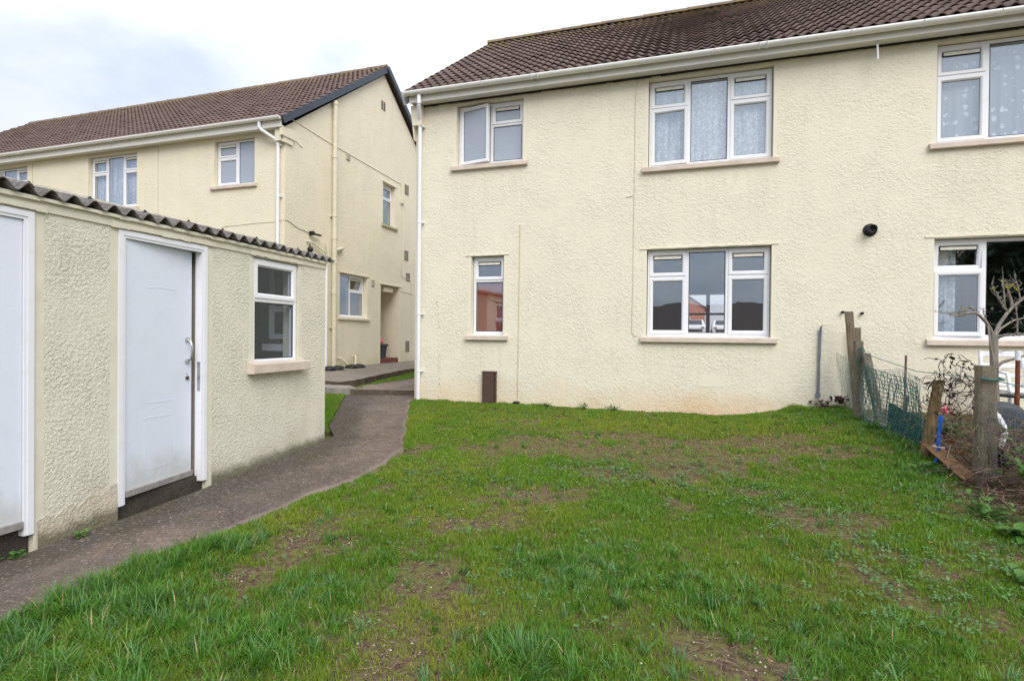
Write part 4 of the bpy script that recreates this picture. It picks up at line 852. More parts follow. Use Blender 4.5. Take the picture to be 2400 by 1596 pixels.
skewpost('wooden_post', M_WOOD, (2.085, 8.12, -1.1), (1.955, 8.17, 0.36), .10, .035, 'tall weathered plank leaning against the wall at the head of the fence', 'post')
skewpost('wooden_post', M_WOOD, (2.13, 8.40, -1.1), (2.115, 8.42, 0.155), .085, .07, 'shorter square wooden post close to the wall behind the leaning plank', 'post')
skewpost('concrete_post', M_POST, (2.02, 7.9, -1.15), (2.0, 7.9, -0.02), .10, .10, 'grey concrete fence post nearest the house wall', 'post')
skewpost('concrete_strut', M_POST, (2.19, 7.56, -1.15), (2.05, 7.78, -0.17), .09, .09, 'slanting concrete strut propping the fence post by the wall', 'strut')
skewpost('concrete_post', M_POST, (2.435, 5.77, -1.45), (2.42, 5.77, -0.215), .155, .13, 'big lichen grey concrete post at the near end of the fence', 'post', .80)
def log(name, mat, p0, p1, r0, r1, label, cat):
    T = MB(); p0, p1 = Vector(p0), Vector(p1); T.tube([p0.lerp(p1, i/8)+Vector((random.uniform(-.004, .004), random.uniform(-.004, .004), 0)) for i in range(9)], [r0+(r1-r0)*i/8+random.uniform(-.003, .003) for i in range(9)], 10); return tag(T.build(name, mat), label, cat)
log('wooden_stake', M_STAKE, (2.225, 6.50, -1.3), (2.372, 6.57, -0.405), .052, .044, 'leaning round brown stake at the end of the green netting', 'stake')
bp = log('blue_pipe', M_BLUE, (2.275, 6.33, -1.2), (2.325, 6.37, -0.73), .017, .017, 'bright blue pipe stuck in the ground beside the leaning stake', 'pipe')
tie = MB(); tie.tube([(2.24, 6.33, -1.02), (2.285, 6.30, -1.03), (2.34, 6.33, -1.035)], .008, 6); tie.build('cable_tie', M_WHITEP, bp)
skewpost('timber_plank', M_PLANK, (2.35, 5.80, -1.22), (2.285, 6.55, -1.03), .14, .12, 'orange brown plank edging between the blue pipe and the big concrete post', 'plank')
skewpost('metal_strip', M_GREYBAR, (1.672, 8.475, -0.76), (1.69, 8.47, 0.12), .032, .02, 'narrow grey metal strip fixed upright on the house wall', 'metal strip')
cap = MB(); cap.tube([(1.69, 8.47, .10), (1.70, 8.46, .165), (1.715, 8.45, .19)], [.018, .014, .004], 5); cap.box(1.645, 1.70, 8.455, 8.485, -.80, -.74); cap.build('broken_tip', M_GREYBAR, bpy.data.objects['metal_strip'])
for z in (-.45, -.1): pass
# netting
def net(name, mat, fn, nu, nv, r, label, cat, jit=.006):
    T = MB()
    for i in range(nu+1):
        T.tube([Vector(fn(i/nu, j/8))+Vector((random.gauss(0, jit), random.gauss(0, jit), 0)) for j in range(9)], r, 3, caps=False)
    for j in range(nv+1):
        T.tube([Vector(fn(i/24, j/nv))+Vector((0, random.gauss(0, jit), random.gauss(0, jit*.6))) for i in range(25)], r, 3, caps=False)
    return tag(T.build(name, mat), label, cat)
def fence_line(t): return (2.0+0.36*t+.05*math.sin(t*9), 8.42-1.72*t)
def f1(a, b):
    x, y = fence_line(a); zt_ = -0.185-0.03*math.sin(a*math.pi)-.20*a-.03*math.sin(a*14); zb = gz(x, y)+.0; return (x-.09+.03*math.sin(b*5+a*7), y, zb+(zt_-zb)*b)
net('wire_netting', M_NETW, f1, 64, 28, .0022, 'fine pale wire netting strung from the wall to the leaning stake', 'netting')
def f2(a, b):
    t = .42+.56*a; x, y = fence_line(t); zt_ = -.30-.16*a; zb = gz(x, y)+.02; return (x-.12+.02*math.sin(b*4), y, zb+(zt_-zb)*b)
net('garden_mesh', M_NETG, f2, 22, 14, .0042, 'coarser green plastic mesh over the pale netting', 'mesh', .008)
def f3(a, b):
    x, y = 2.42+0.75*a, 5.75-1.3*a; zb = gz(x, y)-.1; return (x+.02*math.sin(b*6+a*5), y, zb+(.62-.1*a)*b*1.35)
net('chain_link', M_GREYBAR, f3, 24, 14, .0022, 'rusty grey wire fence running from the big concrete post towards the camera', 'wire fence', .008)
sh = MB(); n = 14; P = []
for i in range(n+1):
    t = i/n; x, y = fence_line(.58+.40*t); z = gz(x, y)-.05
    for dx in (0.01, 0.022): P += [(x+dx+.01*math.sin(i), y, z), (x+dx+.01*math.sin(i)+.02, y, z+.36-.10*t)]
sh.add(P, [(4*i, 4*i+4, 4*i+5, 4*i+1) for i in range(n)]+[(4*i+2, 4*i+3, 4*i+7, 4*i+6) for i in range(n)]+[(4*i+1, 4*i+5, 4*i+7, 4*i+3) for i in range(n)]+[(0, 1, 3, 2)])
tag(sh.build('plastic_sheet', M_GSHEET), 'dark green plastic sheet standing against the foot of the netting', 'sheet')
cane = MB(); cane.tube([(2.36, 7.45, -1.1), (2.37, 7.45, -0.18)], .012, 6); tag(cane.build('garden_cane', M_TWIG), 'thin brown cane rising behind the green mesh', 'cane')
cane = MB(); cane.tube([(2.30, 7.30, -1.1), (2.28, 7.1, -0.62)], .016, 6); cane.tube([(2.16, 7.5, -1.1), (2.22, 7.45, -0.45)], .007, 5); cane.tube([(2.20, 7.45, -1.0), (2.27, 7.4, -0.50)], .007, 5); tag(cane.build('garden_stick', M_GREYBAR), 'short grey sticks leaning inside the netting', 'stick')
rope = MB(); pts = [(2.0, 7.84, -.12), (2.06, 7.7, -.19), (2.33, 7.0, -.34), (2.45, 5.85, -.335), (2.75, 5.75, -.40), (3.3, 5.6, -.47)]; rope.tube(pts, .004, 5)
rope.tube([(1.98, 7.82, -.13), (2.02, 7.8, -.09), (2.05, 7.82, -.14), (2.0, 7.8, -.22), (1.97, 7.8, -.3)], .008, 6); rope.tube([(2.36, 5.70, -.32), (2.43, 5.69, -.335), (2.52, 5.7, -.33), (2.53, 5.8, -.32)], .009, 6)
tag(rope.build('rope', M_NETG), 'green string tied from the concrete post by the wall to the big concrete post', 'string')
# dead vines
def tangle(name, c, size, n, r, mat, label, cat, steps=14, parent=None, leaves=0, up=.3):
    T = MB()
    for i in range(n):
        p = Vector((c[0]+random.gauss(0, size[0]*.5), c[1]+random.gauss(0, size[1]*.5), c[2]+random.random()*size[2])); d = Vector((random.gauss(0, 1), random.gauss(0, .6), random.gauss(up, .7))).normalized(); path = [p.copy()]
        for k in range(steps):
            d = (d+Vector((random.gauss(0, .6), random.gauss(0, .5), random.gauss(0, .6)))).normalized(); pull = (Vector(c)+Vector((0, 0, size[2]*.5))-p)*.45; p = p+(d*.030+pull*.035); path.append(p.copy())
        T.tube(path, [r*random.uniform(.6, 1.1)]*len(path), 4, caps=False)
        for k in range(leaves):
            q = random.choice(path); a = Vector((random.gauss(0, 1), random.gauss(0, 1), random.gauss(0, 1)))*.012; b_ = Vector((random.gauss(0, 1), random.gauss(0, 1), random.gauss(0, 1)))*.010; T.add([q-a, q+b_, q+a*1.2, q-b_], [(0, 1, 2, 3)], 1)
    return tag(T.build(name, mat), label, cat)
tangle('dead_vine', (2.44, 6.45, -.78), (.15, .2, .46), 44, .0035, [M_VINE, M_DEADL], 'tangle of dark dead climbing stems between stake and big concrete post', 'dead vine', 16, leaves=2)
tangle('dead_flower_stem', (2.50, 6.62, -.46), (.05, .05, .30), 10, .0035, [M_VINE, M_DEADL], 'dried black flower heads sticking up above the netting', 'dead plant', 12, leaves=7, up=1)
def twigs(name, c, sx, sy, n, label, L=.25, h=.10):
    T = MB()
    for i in range(n):
        x, y = c[0]+random.gauss(0, sx), c[1]+random.gauss(0, sy); z = gz(x, y)+random.random()*h; a = random.uniform(0, 6.28); l = random.uniform(.3, 1)*L; el = random.gauss(.15, .3)
        d = Vector((math.cos(a)*math.cos(el), math.sin(a)*math.cos(el), math.sin(el)))*l; m_ = Vector((random.gauss(0, .02), random.gauss(0, .02), random.gauss(.01, .015)))
        p = Vector((x, y, z)); T.tube([p-d*.5, p+m_, p+d*.5], [random.uniform(.002, .005)]*3, 4, random.choice((0, 0, 1)))
    o = T.build(name, [M_TWIG, M_DEADL]); return tag(o, label, 'twigs', kind='stuff')
twigs('twig_litter', (2.52, 5.45, 0), .20, .32, 260, 'heap of dry brown twigs round the foot of the big concrete post', .26, .13)
twigs('bramble_litter', (2.62, 5.95, 0), .18, .35, 150, 'dry stems and dead bramble inside the wire fence', .4, .35)

tangle('bramble', (2.50, 6.1, -1.15), (.20, .5, .45), 70, .0032, [M_TWIG, M_LEAF], 'pale brown bramble stems with a few green leaves behind the leaning stake', 'bramble', 18, leaves=1)
tangle('bramble', (2.72, 5.5, -1.25), (.25, .45, .55), 90, .0032, [M_TWIG, M_LEAF], 'pale twiggy bramble growing through the wire fence at the right edge', 'bramble', 18, leaves=2)
tangle('bramble', (2.62, 4.95, -1.38), (.20, .35, .30), 60, .0030, [M_TWIG, M_LEAF], 'low bramble with small green leaves in front of the wire fence', 'bramble', 16, leaves=3)
def leafplant(name, x, y, n, r, L, W, mat, label, cat, z=None, up=.5, droop=.35):
    T = MB(); z0 = gz(x, y) if z is None else z
    for i in range(n):
        a = random.uniform(0, 6.28); el = random.uniform(up*.4, up*1.7); d = Vector((math.cos(a)*math.cos(el), math.sin(a)*math.cos(el), math.sin(el))); sd = Vector((-math.sin(a), math.cos(a), 0))
        b_ = Vector((x+random.gauss(0, r), y+random.gauss(0, r), z0+random.random()*r*1.2)); l = L*random.uniform(.6, 1.1); w = W*random.uniform(.7, 1.1); P = []; T.tube([(x, y, z0-.01), b_], [.004, .002], 4)
        for k, ww in enumerate((.12, .8, 1, .7, .05)):
            t = k/4; c_ = b_+d*l*t+Vector((0, 0, -droop*l*t*t)); P += [c_-sd*w*ww/2+Vector((0, 0, .15*w*ww)), c_, c_+sd*w*ww/2+Vector((0, 0, .15*w*ww))]
        T.add(P, [(3*k+q, 3*k+q+1, 3*k+q+4, 3*k+q+3) for k in range(4) for q in range(2)], 0, True)
    T.tube([(x, y, z0-.02), (x, y, z0+r*.8)], [r*.35, r*.15], 6); o = T.build(name, mat); tag(o, label, cat); return o
leafplant('broadleaf_plant', 2.20, 4.58, 46, .07, .15, .075, M_LEAF, 'bushy plant with broad glossy leaves at the right edge of the lawn', 'plant')
leafplant('broadleaf_plant', 1.86, 3.86, 22, .05, .11, .055, M_LEAF, 'small leafy plant low at the right edge nearest the camera', 'plant')
leafplant('garden_shrub', 2.52, 6.75, 150, .13, .07, .04, M_LEAF, 'green shrub behind the stake in the neighbouring garden', 'shrub', z=-1.0, up=.8)
leafplant('garden_shrub', 2.82, 5.95, 70, .09, .09, .05, M_LEAF, 'green leafy shrub behind the wire fence at the right edge', 'shrub', z=-1.05, up=.8)
leafplant('sword_leaf_plant', 2.08, 7.28, 22, .05, .32, .018, M_LEAF, 'clump of long green sword leaves at the foot of the green sheet', 'plant', up=.9, droop=.6)
leafplant('sword_leaf_plant', 2.16, 6.72, 14, .04, .24, .016, M_LEAF, 'short green strap leaves at the foot of the leaning stake', 'plant', up=.9, droop=.6)
leafplant('fence_weed', 2.10, 6.05, 40, .06, .10, .035, M_LEAF, 'leafy weed in the grass in front of the orange brown plank', 'weed')
leafplant('fence_weed', 2.12, 5.05, 50, .10, .08, .04, M_LEAF, 'low leafy weed between the twig heap and the broad leaved plant', 'weed')
leafplant('fence_weed', 2.62, 5.35, 60, .12, .10, .05, M_LEAF, 'green weeds growing up through the wire fence at the right edge', 'weed', z=-1.1, up=.8)
leafplant('wall_weed', -1.55, 8.42, 24, .03, .17, .010, M_LEAF, 'tuft of coarse grass at the foot of the wall beneath the three light window', 'weed', up=1.0, droop=.5)
leafplant('wall_weed', -2.15, 8.42, 22, .05, .08, .03, M_LEAF, 'flat leafy weed at the foot of the wall right of the conduit', 'weed')
leafplant('wall_weed', -1.08, 8.42, 26, .07, .06, .025, M_LEAF, 'low spreading weed against the wall foot', 'weed')
leafplant('wall_weed', 1.72, 8.40, 34, .09, .09, .04, M_DEADL, 'dark leafy weed at the wall beneath the metal strip', 'weed')
leafplant('wall_weed', 1.92, 8.36, 40, .05, .08, .04, M_DEADL, 'dark dead stems climbing beside the leaning plank', 'weed', z=-.85, up=1)
for i, (x, y) in enumerate(((-4.03, 2.33), (-4.05, 2.12), (-3.99, 2.68))):
    leafplant('step_weed', x+.02, y, 14, .022, .05, .03, M_LEAF, ['small green weed in the crack below the left shed door, right of the pair', 'small green weed in the crack below the left shed door, left of the pair', 'tiny weed at the foot of the shed wall between the doors'][i], 'weed', z=gz(x, y)+.02)
# apple tree
def tree():
    T = empty('apple_tree', 'small bare apple tree with a few yellow leaves in front of the right window', 'tree', (3.09, 7.2, gz(3.09, 7.2)))
    z0 = gz(3.09, 7.2); L = lambda *q: [Vector((x-3.09, dy, z-z0)) for x, z, dy in q]
    t = MB(); t.tube(L((3.12, z0-.05, 0), (3.10, -.46, 0), (3.095, -.19, 0), (3.085, .07, 0)), [.050, .040, .036, .040], 10); to = t.build('trunk', M_BARK, T)
    B = [([(3.09, .04, 0), (3.01, .18, -.05), (2.95, .24, -.08), (2.88, .30, -.10), (2.81, .29, -.12), (2.75, .26, -.12), (2.64, .27, -.15)], .018, .008), ([(2.88, .30, -.1), (2.84, .36, -.1), (2.78, .32, -.12), (2.72, .29, -.1)], .011, .005), ([(2.72, .265, -.13), (2.66, .28, -.1), (2.575, .31, -.05)], .007, .003),
         ([(3.09, .04, 0), (3.16, .18, .05), (3.24, .30, .08), (3.30, .37, .1), (3.38, .44, .12), (3.5, .6, .1)], .020, .011), ([(3.23, .33, .08), (3.18, .39, .05), (3.13, .44, 0), (3.09, .52, -.03), (3.055, .55, -.03)], .012, .006), ([(3.29, .37, .1), (3.28, .44, .1), (3.265, .54, .12), (3.24, .63, .1)], .016, .006),
         ([(3.10, .03, 0), (3.16, .06, -.05), (3.28, .07, -.1), (3.5, .05, -.1)], .017, .010), ([(3.10, .05, 0), (3.19, .13, .1), (3.35, .22, .2), (3.5, .27, .2)], .014, .008), ([(3.01, .19, -.05), (3.03, -.04, -.08), (3.05, -.25, -.1), (3.06, -.5, -.1)], .010, .009), ([(3.01, .19, -.05), (2.985, .26, -.05), (2.97, .33, -.05)], .009, .005),
         ([(3.04, -.31, -.1), (3.12, -.23, -.1), (3.27, -.17, -.1), (3.4, -.13, -.1)], .016, .012), ([(3.21, .36, .06), (3.20, .5, .06), (3.19, .65, .06)], .007, .003), ([(3.25, .07, -.1), (3.245, .2, -.1), (3.24, .38, -.08)], .007, .004), ([(3.36, .45, .1), (3.34, .58, .1), (3.30, .71, .1)], .008, .004), ([(3.13, -.9, .05), (3.11, -.3, .04), (3.10, -.05, .03)], .012, .008)]
    br = MB(); tips = []
    for q, r0, r1 in B:
        P = L(*q); Q = []
        for a_, b_ in zip(P[:-1], P[1:]):
            for k in range(3): Q.append(a_.lerp(b_, k/3)+Vector((random.gauss(0, .003),)*3))
        Q.append(P[-1]); n = len(Q); br.tube(Q, [r0+(r1-r0)*i/(n-1) for i in range(n)], 7); tips += Q[n//3:]
    for p in random.choices(tips, k=150):
        d = Vector((random.gauss(0, 1), random.gauss(0, 1), random.gauss(.6, 1))).normalized(); l = random.choice((.03, .04, .06, .13)); e_ = (d+Vector((random.gauss(0, .4), random.gauss(0, .4), .35))).normalized(); q_ = p+d*l*.5; br.tube([p, q_, q_+e_*l*.6], [.0040, .0028, .0016], 4); br.tube([q_, q_+Vector((random.gauss(0, .02), random.gauss(0, .02), .02))], [.003, .0015], 4)
    br.build('branches', M_BARK, T)
    lf = MB()
    for x, z, y in ((3.055, .55, -.03), (3.07, .555, -.03), (3.24, .60, .1), (3.23, .58, .08), (3.26, .57, .1), (3.28, .60, .1), (3.31, .57, .1), (3.34, .58, .1), (3.18, .64, .06), (2.78, .335, -.12), (2.86, .36, -.1), (3.30, .60, .12), (2.81, .27, -.12), (3.33, .55, .1)):
        p = Vector((x-3.09, y, z-z0)); a = Vector((random.gauss(0, 1), random.gauss(0, .5), random.gauss(0, .6))).normalized()*.024; b_ = a.cross(Vector((0, 1, .3))).normalized()*.012
        lf.add([p-a, p-b_, p+a, p+b_], [(0, 1, 2, 3)])
    lf.build('leaves', M_YLEAF, T)
tree()
# plastic chair
def chair():
    x, y = 3.62, 7.85; z = gz(x, y); T = empty('garden_chair', 'white plastic garden chair with slatted back behind the apple tree', 'chair', (x, y, z), rad(8))
    o = MB(); o.cham(-.24, .24, -.22, .24, .40, .43, .01); o.build('seat', M_WHITEP, T)
    o = MB(); 
    for s in (-1, 1): o.tube([(s*.23, .22, .42), (s*.235, .27, .6), (s*.215, .33, .86)], .022, 8)
    for z_, h in ((.84, .045), (.70, .04), (.58, .035), (.48, .03)): o.cham(-.215, .215, .27+(z_-.5)*.17, .29+(z_-.5)*.17, z_-h, z_+h*.4, .006)
    o.build('backrest', M_WHITEP, T)
    for s in (-1, 1):
        for q in (-.2, .22): o = MB(); o.tube([(s*.22, q, .41), (s*.25, q*1.15, 0)], .02, 8); o.build('leg', M_WHITEP, T)
        o = MB(); o.tube([(s*.23, .24, .62), (s*.26, -.02, .64), (s*.25, -.2, .62), (s*.235, -.22, .42)], .02, 8); o.build('armrest', M_WHITEP, T)
chair()
ta = MB(); x, y = 3.38, 7.4; z = gz(x, y); lathe(ta, [(.17, 0), (.18, .01), (.17, .025), (0, .028)], (x, y, -.61), 'Z', 20); ta.tube([(x, y, z), (x, y, -.6)], .015, 8); ta.tube([(x-.12, y, z), (x, y, z+.12), (x+.12, y, z)], .012, 6); tag(ta.build('side_table', M_BLACK), 'small black round table under the apple tree beside the rusty pole', 'table')
po = empty('clothes_pole', 'rusty pole with white top standing right of the apple tree', 'pole', (3.21, 7.0, gz(3.21, 7.0))); z = gz(3.21, 7.0)
o = MB(); o.tube([(0, 0, -.1), (0, 0, -.20-z)], .020, 10); o.build('rusty_shaft', M_RUST, po); o = MB(); o.tube([(0, 0, -.20-z), (0, 0, -.10-z)], .024, 10); o.build('white_cap', M_WHITEP, po)
# round grey lid and white hose
li = MB(); cx, cy, cz = 2.92, 6.62, -.83; P = []; n = 28
for rr, h in ((.235, 0), (.225, -.035), (.16, -.05), (.0, -.055)):
    for k in range(n): t = 2*math.pi*k/n; P.append((cx+math.cos(t)*rr, cy+h, cz+math.sin(t)*rr))
li.add(P, [(i*n+k, i*n+(k+1) % n, (i+1)*n+(k+1) % n, (i+1)*n+k) for i in range(3) for k in range(n)], 0, True); li.add(P[:n], [tuple(range(n))]); tag(li.build('bin_lid', M_GREYP), 'round dark grey dustbin lid standing on edge behind the big concrete post', 'bin lid')
ho = MB(); ho.tube([(2.60, 6.3, -.60), (2.67, 6.3, -.63), (2.74, 6.3, -.70), (2.785, 6.3, -.79), (2.80, 6.3, -.87), (2.775, 6.3, -.95), (2.76, 6.3, -1.0)], .026, 10); tag(ho.build('white_hose', M_WHITEP), 'thick white hose curving down in front of the dark lid', 'hose')
bu = MB(); lathe(bu, [(.10, -.17), (.125, 0), (.135, 0), (.135, .015), (.115, .015), (.09, -.15), (0, -.15)], (2.79, 6.3, -.985), 'Z', 20); tag(bu.build('bucket', M_BLACK), 'black bucket under the end of the white hose', 'bucket')
for i, (x, y, z, s, l) in enumerate(((2.50, 6.66, -1.0, .05, 'broken terracotta piece behind the blue pipe, upper one'), (2.53, 6.5, -1.1, .04, 'broken terracotta piece lying lower behind the plank'))):
    o = MB(); o.cham(x-s, x+s, y-s*.6, y+s*.6, z-s*.7, z+s*.5, .015); tag(o.build('terracotta_shard', M_TERRA), l, 'pot shard')
o = leafplant('red_flowers', 2.52, 6.8, 30, .05, .03, .02, M_PINK, 'small red flowers showing above the shrub behind the stake', 'flowers', z=-.74, up=1)
for i, (x, y, s, l) in enumerate(((2.08, 7.75, .05, 'pale stone at the foot of the fence nearest the wall'), (2.13, 7.48, .06, 'larger pink stone beside the green sheet'))):
    o = MB(); P = []; n = 10
    for k in range(6):
        for j in range(n): ph = math.pi*k/5; t = 2*math.pi*j/n; q = s*random.uniform(.85, 1.1); P.append((x+q*math.sin(ph)*math.cos(t)*1.3, y+q*math.sin(ph)*math.sin(t), gz(x, y)+.015+q*.6*math.cos(ph)))
    o.add(P, [(k*n+j, k*n+(j+1) % n, (k+1)*n+(j+1) % n, (k+1)*n+j) for k in range(5) for j in range(n)], 0, True); tag(o.build('stone', M_STONE), l, 'stone')
# potted flamingo by the porch
pp = empty('plant_pot', 'tall dark blue pot holding a pink ornament on the red doorstep', 'plant pot', (-8.68, 14.24, -.69)); o = MB(); P = []
for w_, z_ in ((.115, 0), (.15, .36), (.18, .37), (.18, .42), (.15, .42), (.14, .40)):
    for sx, sy in ((-1, -1), (1, -1), (1, 1), (-1, 1)): P.append((sx*w_, sy*w_, z_))
o.add(P, [(r*4+k, r*4+(k+1) % 4, r*4+4+(k+1) % 4, r*4+4+k) for r in range(5) for k in range(4)]+[(20, 21, 22, 23)]); o.build('pot', M_GREYP, pp)
o = MB(); lathe(o, [(.02, 0), (.10, .05), (.11, .12), (.05, .19), (0, .2)], (0, -.03, .40), 'Z', 12); o.tube([(0, -.08, .5), (0, -.12, .62), (0, -.1, .70), (0, -.05, .68)], [.03, .022, .026, .01], 8); o.build('pink_ornament', M_PINK, pp)

# ================================================================ GRASS
SOIL = [(.17, 6.81, .75, .25, .8), (.88, 7.04, .6, .25, .7), (-.45, 5.48, .7, .35, .75), (-1.81, 6.49, .45, .2, .7), (-1.27, 4.56, .35, .3, .7), (-1.53, 3.76, .35, .25, .6), (.8, 4.68, .45, .25, .8), (-2.07, 3.1, .30, .16, .6), (-1.39, 2.84, .25, .25, .8), (-1.28, 2.2, .3, .18, .6), (.24, 2.65, .24, .16, 1.0), (-3.0, 5.6, .2, .4, .6), (-2.9, 2.78, .12, .05, .6), (-2.5, 2.57, .16, .09, .8), (.7, 6.29, .4, .2, .6), (2.22, 5.33, .3, .6, .9), (-2.51, 3.11, .25, .12, .4), (-1.29, 6.2, 1.2, .35, .7), (-.2, 6.0, .9, .35, .8), (.4, 6.6, 1.4, .30, .55), (-.6, 6.9, 1.2, .2, .45), (.3, 5.2, .4, .2, .5), (1.5, 6.6, .3, .3, .4)]
YEL = [(-1.12, 2.42, .35, .3, 1.0), (-1.2, 2.12, .4, .2, .9), (-2.78, 3.44, .4, .4, .7), (-2.5, 5.0, .6, .5, .6), (-1.47, 4.05, .6, .5, .6), (-1.0, 7.4, 2.2, .7, .7), (.71, 3.75, .5, .4, .25)]
LONG = [(-2.95, 2.75, .22, .35, 1.0), (-3.1, 2.2, .25, .6, 1.0), (-2.68, 2.04, .45, .40, 1.0), (-2.5, 1.5, .8, .45, 1.0), (-1.93, 2.0, .35, .25, .7), (-1.9, 2.5, .3, .25, .6), (1.95, 5.9, .22, .7, .5), (2.1, 6.8, .2, .5, .45), (1.75, 7.9, .3, .35, .4), (2.0, 7.3, .2, .3, .45), (1.3, 8.2, .5, .15, .3), (-.65, 2.3, .30, .24, .9), (-.3, 2.4, .3, .2, .6), (-.62, 3.19, .4, .35, .6), (.18, 3.1, .4, .35, .5), (.6, 2.9, .4, .3, .6), (-1.85, 3.0, .15, .12, .6), (1.0, 3.0, .3, .3, .5)]
CLOV = [(-.45, 5.48, .7, .4, 1), (.1, 5.51, .5, .4, 1), (-1.79, 4.92, .35, .3, .8), (.85, 4.78, .45, .35, 1), (1.14, 4.08, .4, .35, .8), (1.3, 3.56, .4, .4, .8), (-.85, 3.08, .3, .25, .4), (1.99, 5.09, .3, .5, .9), (-2.43, 4.86, .25, .25, .8), (1.9, 4.0, .3, .5, .8), (-1.2, 5.3, .5, .3, .6)]
def field(L, x, y):
    f = np.zeros_like(x)
    for cx_, cy_, rx, ry, w_ in L: f = np.maximum(f, w_*np.exp(-(((x-cx_)/rx)**2+((y-cy_)/ry)**2)*.9))
    return f
def blades(px, py, pz, h, wd, lean, tint, name, label, dirn=None):
    n = len(px); a = rng.random(n)*2*math.pi; dx, dy = np.cos(a), np.sin(a); b_ = rng.random(n)*2*math.pi if dirn is None else dirn+rng.normal(0, .5, n); lx, ly = np.cos(b_), np.sin(b_)
    V = np.zeros((n, 5, 3)); 
    for k, (t, ww) in enumerate(((0, 1), (0, -1), (.55, .85), (.55, -.85), (1, 0))):
        off = lean*h*t**1.9; z = h*np.sqrt(np.clip(t*t-(lean*t**1.9)**2*.6, .02, 1)) if t else 0*h
        V[:, k, 0] = px+dx*wd*.5*ww+lx*off; V[:, k, 1] = py+dy*wd*.5*ww+ly*off; V[:, k, 2] = pz+z
    idx = np.arange(n)[:, None]*5; F = np.concatenate([idx+np.array([[0, 1, 3]]), idx+np.array([[0, 3, 2]]), idx+np.array([[2, 3, 4]])]); T = np.repeat(tint, 5, 0)
    V = V.reshape(-1, 3); return V, F, T
def grass():
    NC = 330000; K = 5; cxx = rng.uniform(-6.6, 2.75, NC); cyy = .9+(8.6-.9)*rng.random(NC)**.8
    sp = .012+.012*rng.random(NC)*np.clip(cyy/4, .6, 2); ox = rng.normal(0, 1, (NC, K))*sp[:, None]; oy = rng.normal(0, 1, (NC, K))*sp[:, None]
    x = (cxx[:, None]+ox).ravel(); y = (cyy[:, None]+oy).ravel(); dirn = np.arctan2(oy, ox).ravel(); hk = np.repeat(.7+.6*rng.random(NC), K); tk = np.repeat(rng.random(NC), K); pick = np.repeat(rng.random(NC), K); N = len(x)
    # keep what the lawn covers
    main = (x > path_x(PATH_R, y)+.005) & (y < 8.47) & (x < np.interp(y, [0, 4.5, 5.7, 7, 8.5], [2.5, 2.5, 2.45, 2.3, 2.0]))
    side = (x > -6.6) & (x < path_x(PATH_L, y)-.03) & (y > 6.15) & (y < 8.80)
    # inside the picture's reach plus a margin on both sides
    dep = y*.951-x*.307; lat = x*.951+y*.307; vis = (np.abs(lat) < dep*.93+.5) & (dep > 1.3)
    so = np.clip(field(SOIL, x, y)+1.3*(fbm(x, y, 2.6)-.50)+.8*(fbm(x+9, y, 11, 3)-.5), 0, 1); lo = field(LONG, x, y); so = np.where(side, 0, so*(1-.8*lo))
    dist = np.hypot(x, y); dens = np.clip(1.0-.93*smst((so-.08)/.42), .035, 1)*np.clip(1.5-dist*.10, .65, 1.15)*.58*(1+.6*lo)
    keep = (main | side) & vis & (pick < dens); x, y, so, lo, side, dist, dirn, hk, tk = [q[keep] for q in (x, y, so, lo, side, dist, dirn, hk, tk)]
    n = len(x); ye = field(YEL, x, y); big = fbm(x+3, y+5, 1.5); r = .45*rng.random(n)+.55*tk
    tall = hk* np.clip(.45+1.0*(fbm(x, y, 4.2)-.33)*2.2, .35, 1.7)
    h = (.020+.020*r)*tall*(1-.45*so)*(1-.2*ye)+lo*(.015+.03*rng.random(n)); h = np.where(side, .03+.02*r, h)
    wallb = smst((y-8.1)/.35)*smst((x-.8)/.8); h = h*(1+1.2*wallb)
    wd = (.0028+.0020*rng.random(n))*np.clip(dist/3.2, .8, 2.2)*(1+.30*lo); lean = np.clip(rng.normal(.38, .25, n)+.28*lo, .02, 1.15)
    g1 = np.array([.078, .185, .012]); g2 = np.array([.180, .345, .028]); yl = np.array([.34, .36, .045]); bl = np.array([.095, .25, .055]); st = np.array([.46, .38, .21])
    k = np.clip(.25+.8*r+.8*(big-.5), 0, 1)[:, None]; c = g1*(1-k)+g2*k; q = np.clip(.12+ye*.65+.6*(fbm(x, y+20, 2.0)-.5)+.25*so, 0, .85)[:, None]; c = c*(1-q)+yl*q
    bq = (smst((fbm(x+40, y, .9)-.45)*5)*.35*(1-ye)+lo*.25)[:, None]*rng.random((n, 1)); c = c*(1-bq)+bl*bq
    dead = (rng.random(n) < .03+.10*so+.04*ye); c[dead] = st*(.6+.6*rng.random((dead.sum(), 1)))
    V, F, T = blades(x, y, ground(x, y)-.006+.05*(fbm(x, y, 1.3)-.5)*(~side), h, wd, lean, c*(.80+.3*rng.random((n, 1))), '', '', dirn)
    o = fastmesh('lawn_grass', V, F, M_GRASS, tint=T); tag(o, 'patchy green lawn grass, longer near the path, covering the garden', 'grass', kind='stuff'); print('blades', n)
    # long tufts
    NT = 24000; tx = rng.uniform(-3.4, 2.4, NT); ty = rng.uniform(1.2, 8.3, NT); f = field(LONG, tx, ty)*(.55+.9*(fbm(tx, ty, 5)-.3)); ok = (rng.random(NT) < f**1.3*1.25) & (tx > path_x(PATH_R, ty)+.01); tx, ty, f = tx[ok], ty[ok], f[ok]; nt = len(tx)
    ew = rng.random((600, 2)); ex = rng.uniform(-2.9, 2.2, 260); ey = rng.uniform(2.5, 8.3, 260); tx = np.r_[tx, ex]; ty = np.r_[ty, ey]; f = np.r_[f, .12+.3*rng.random(260)]; nt = len(tx)
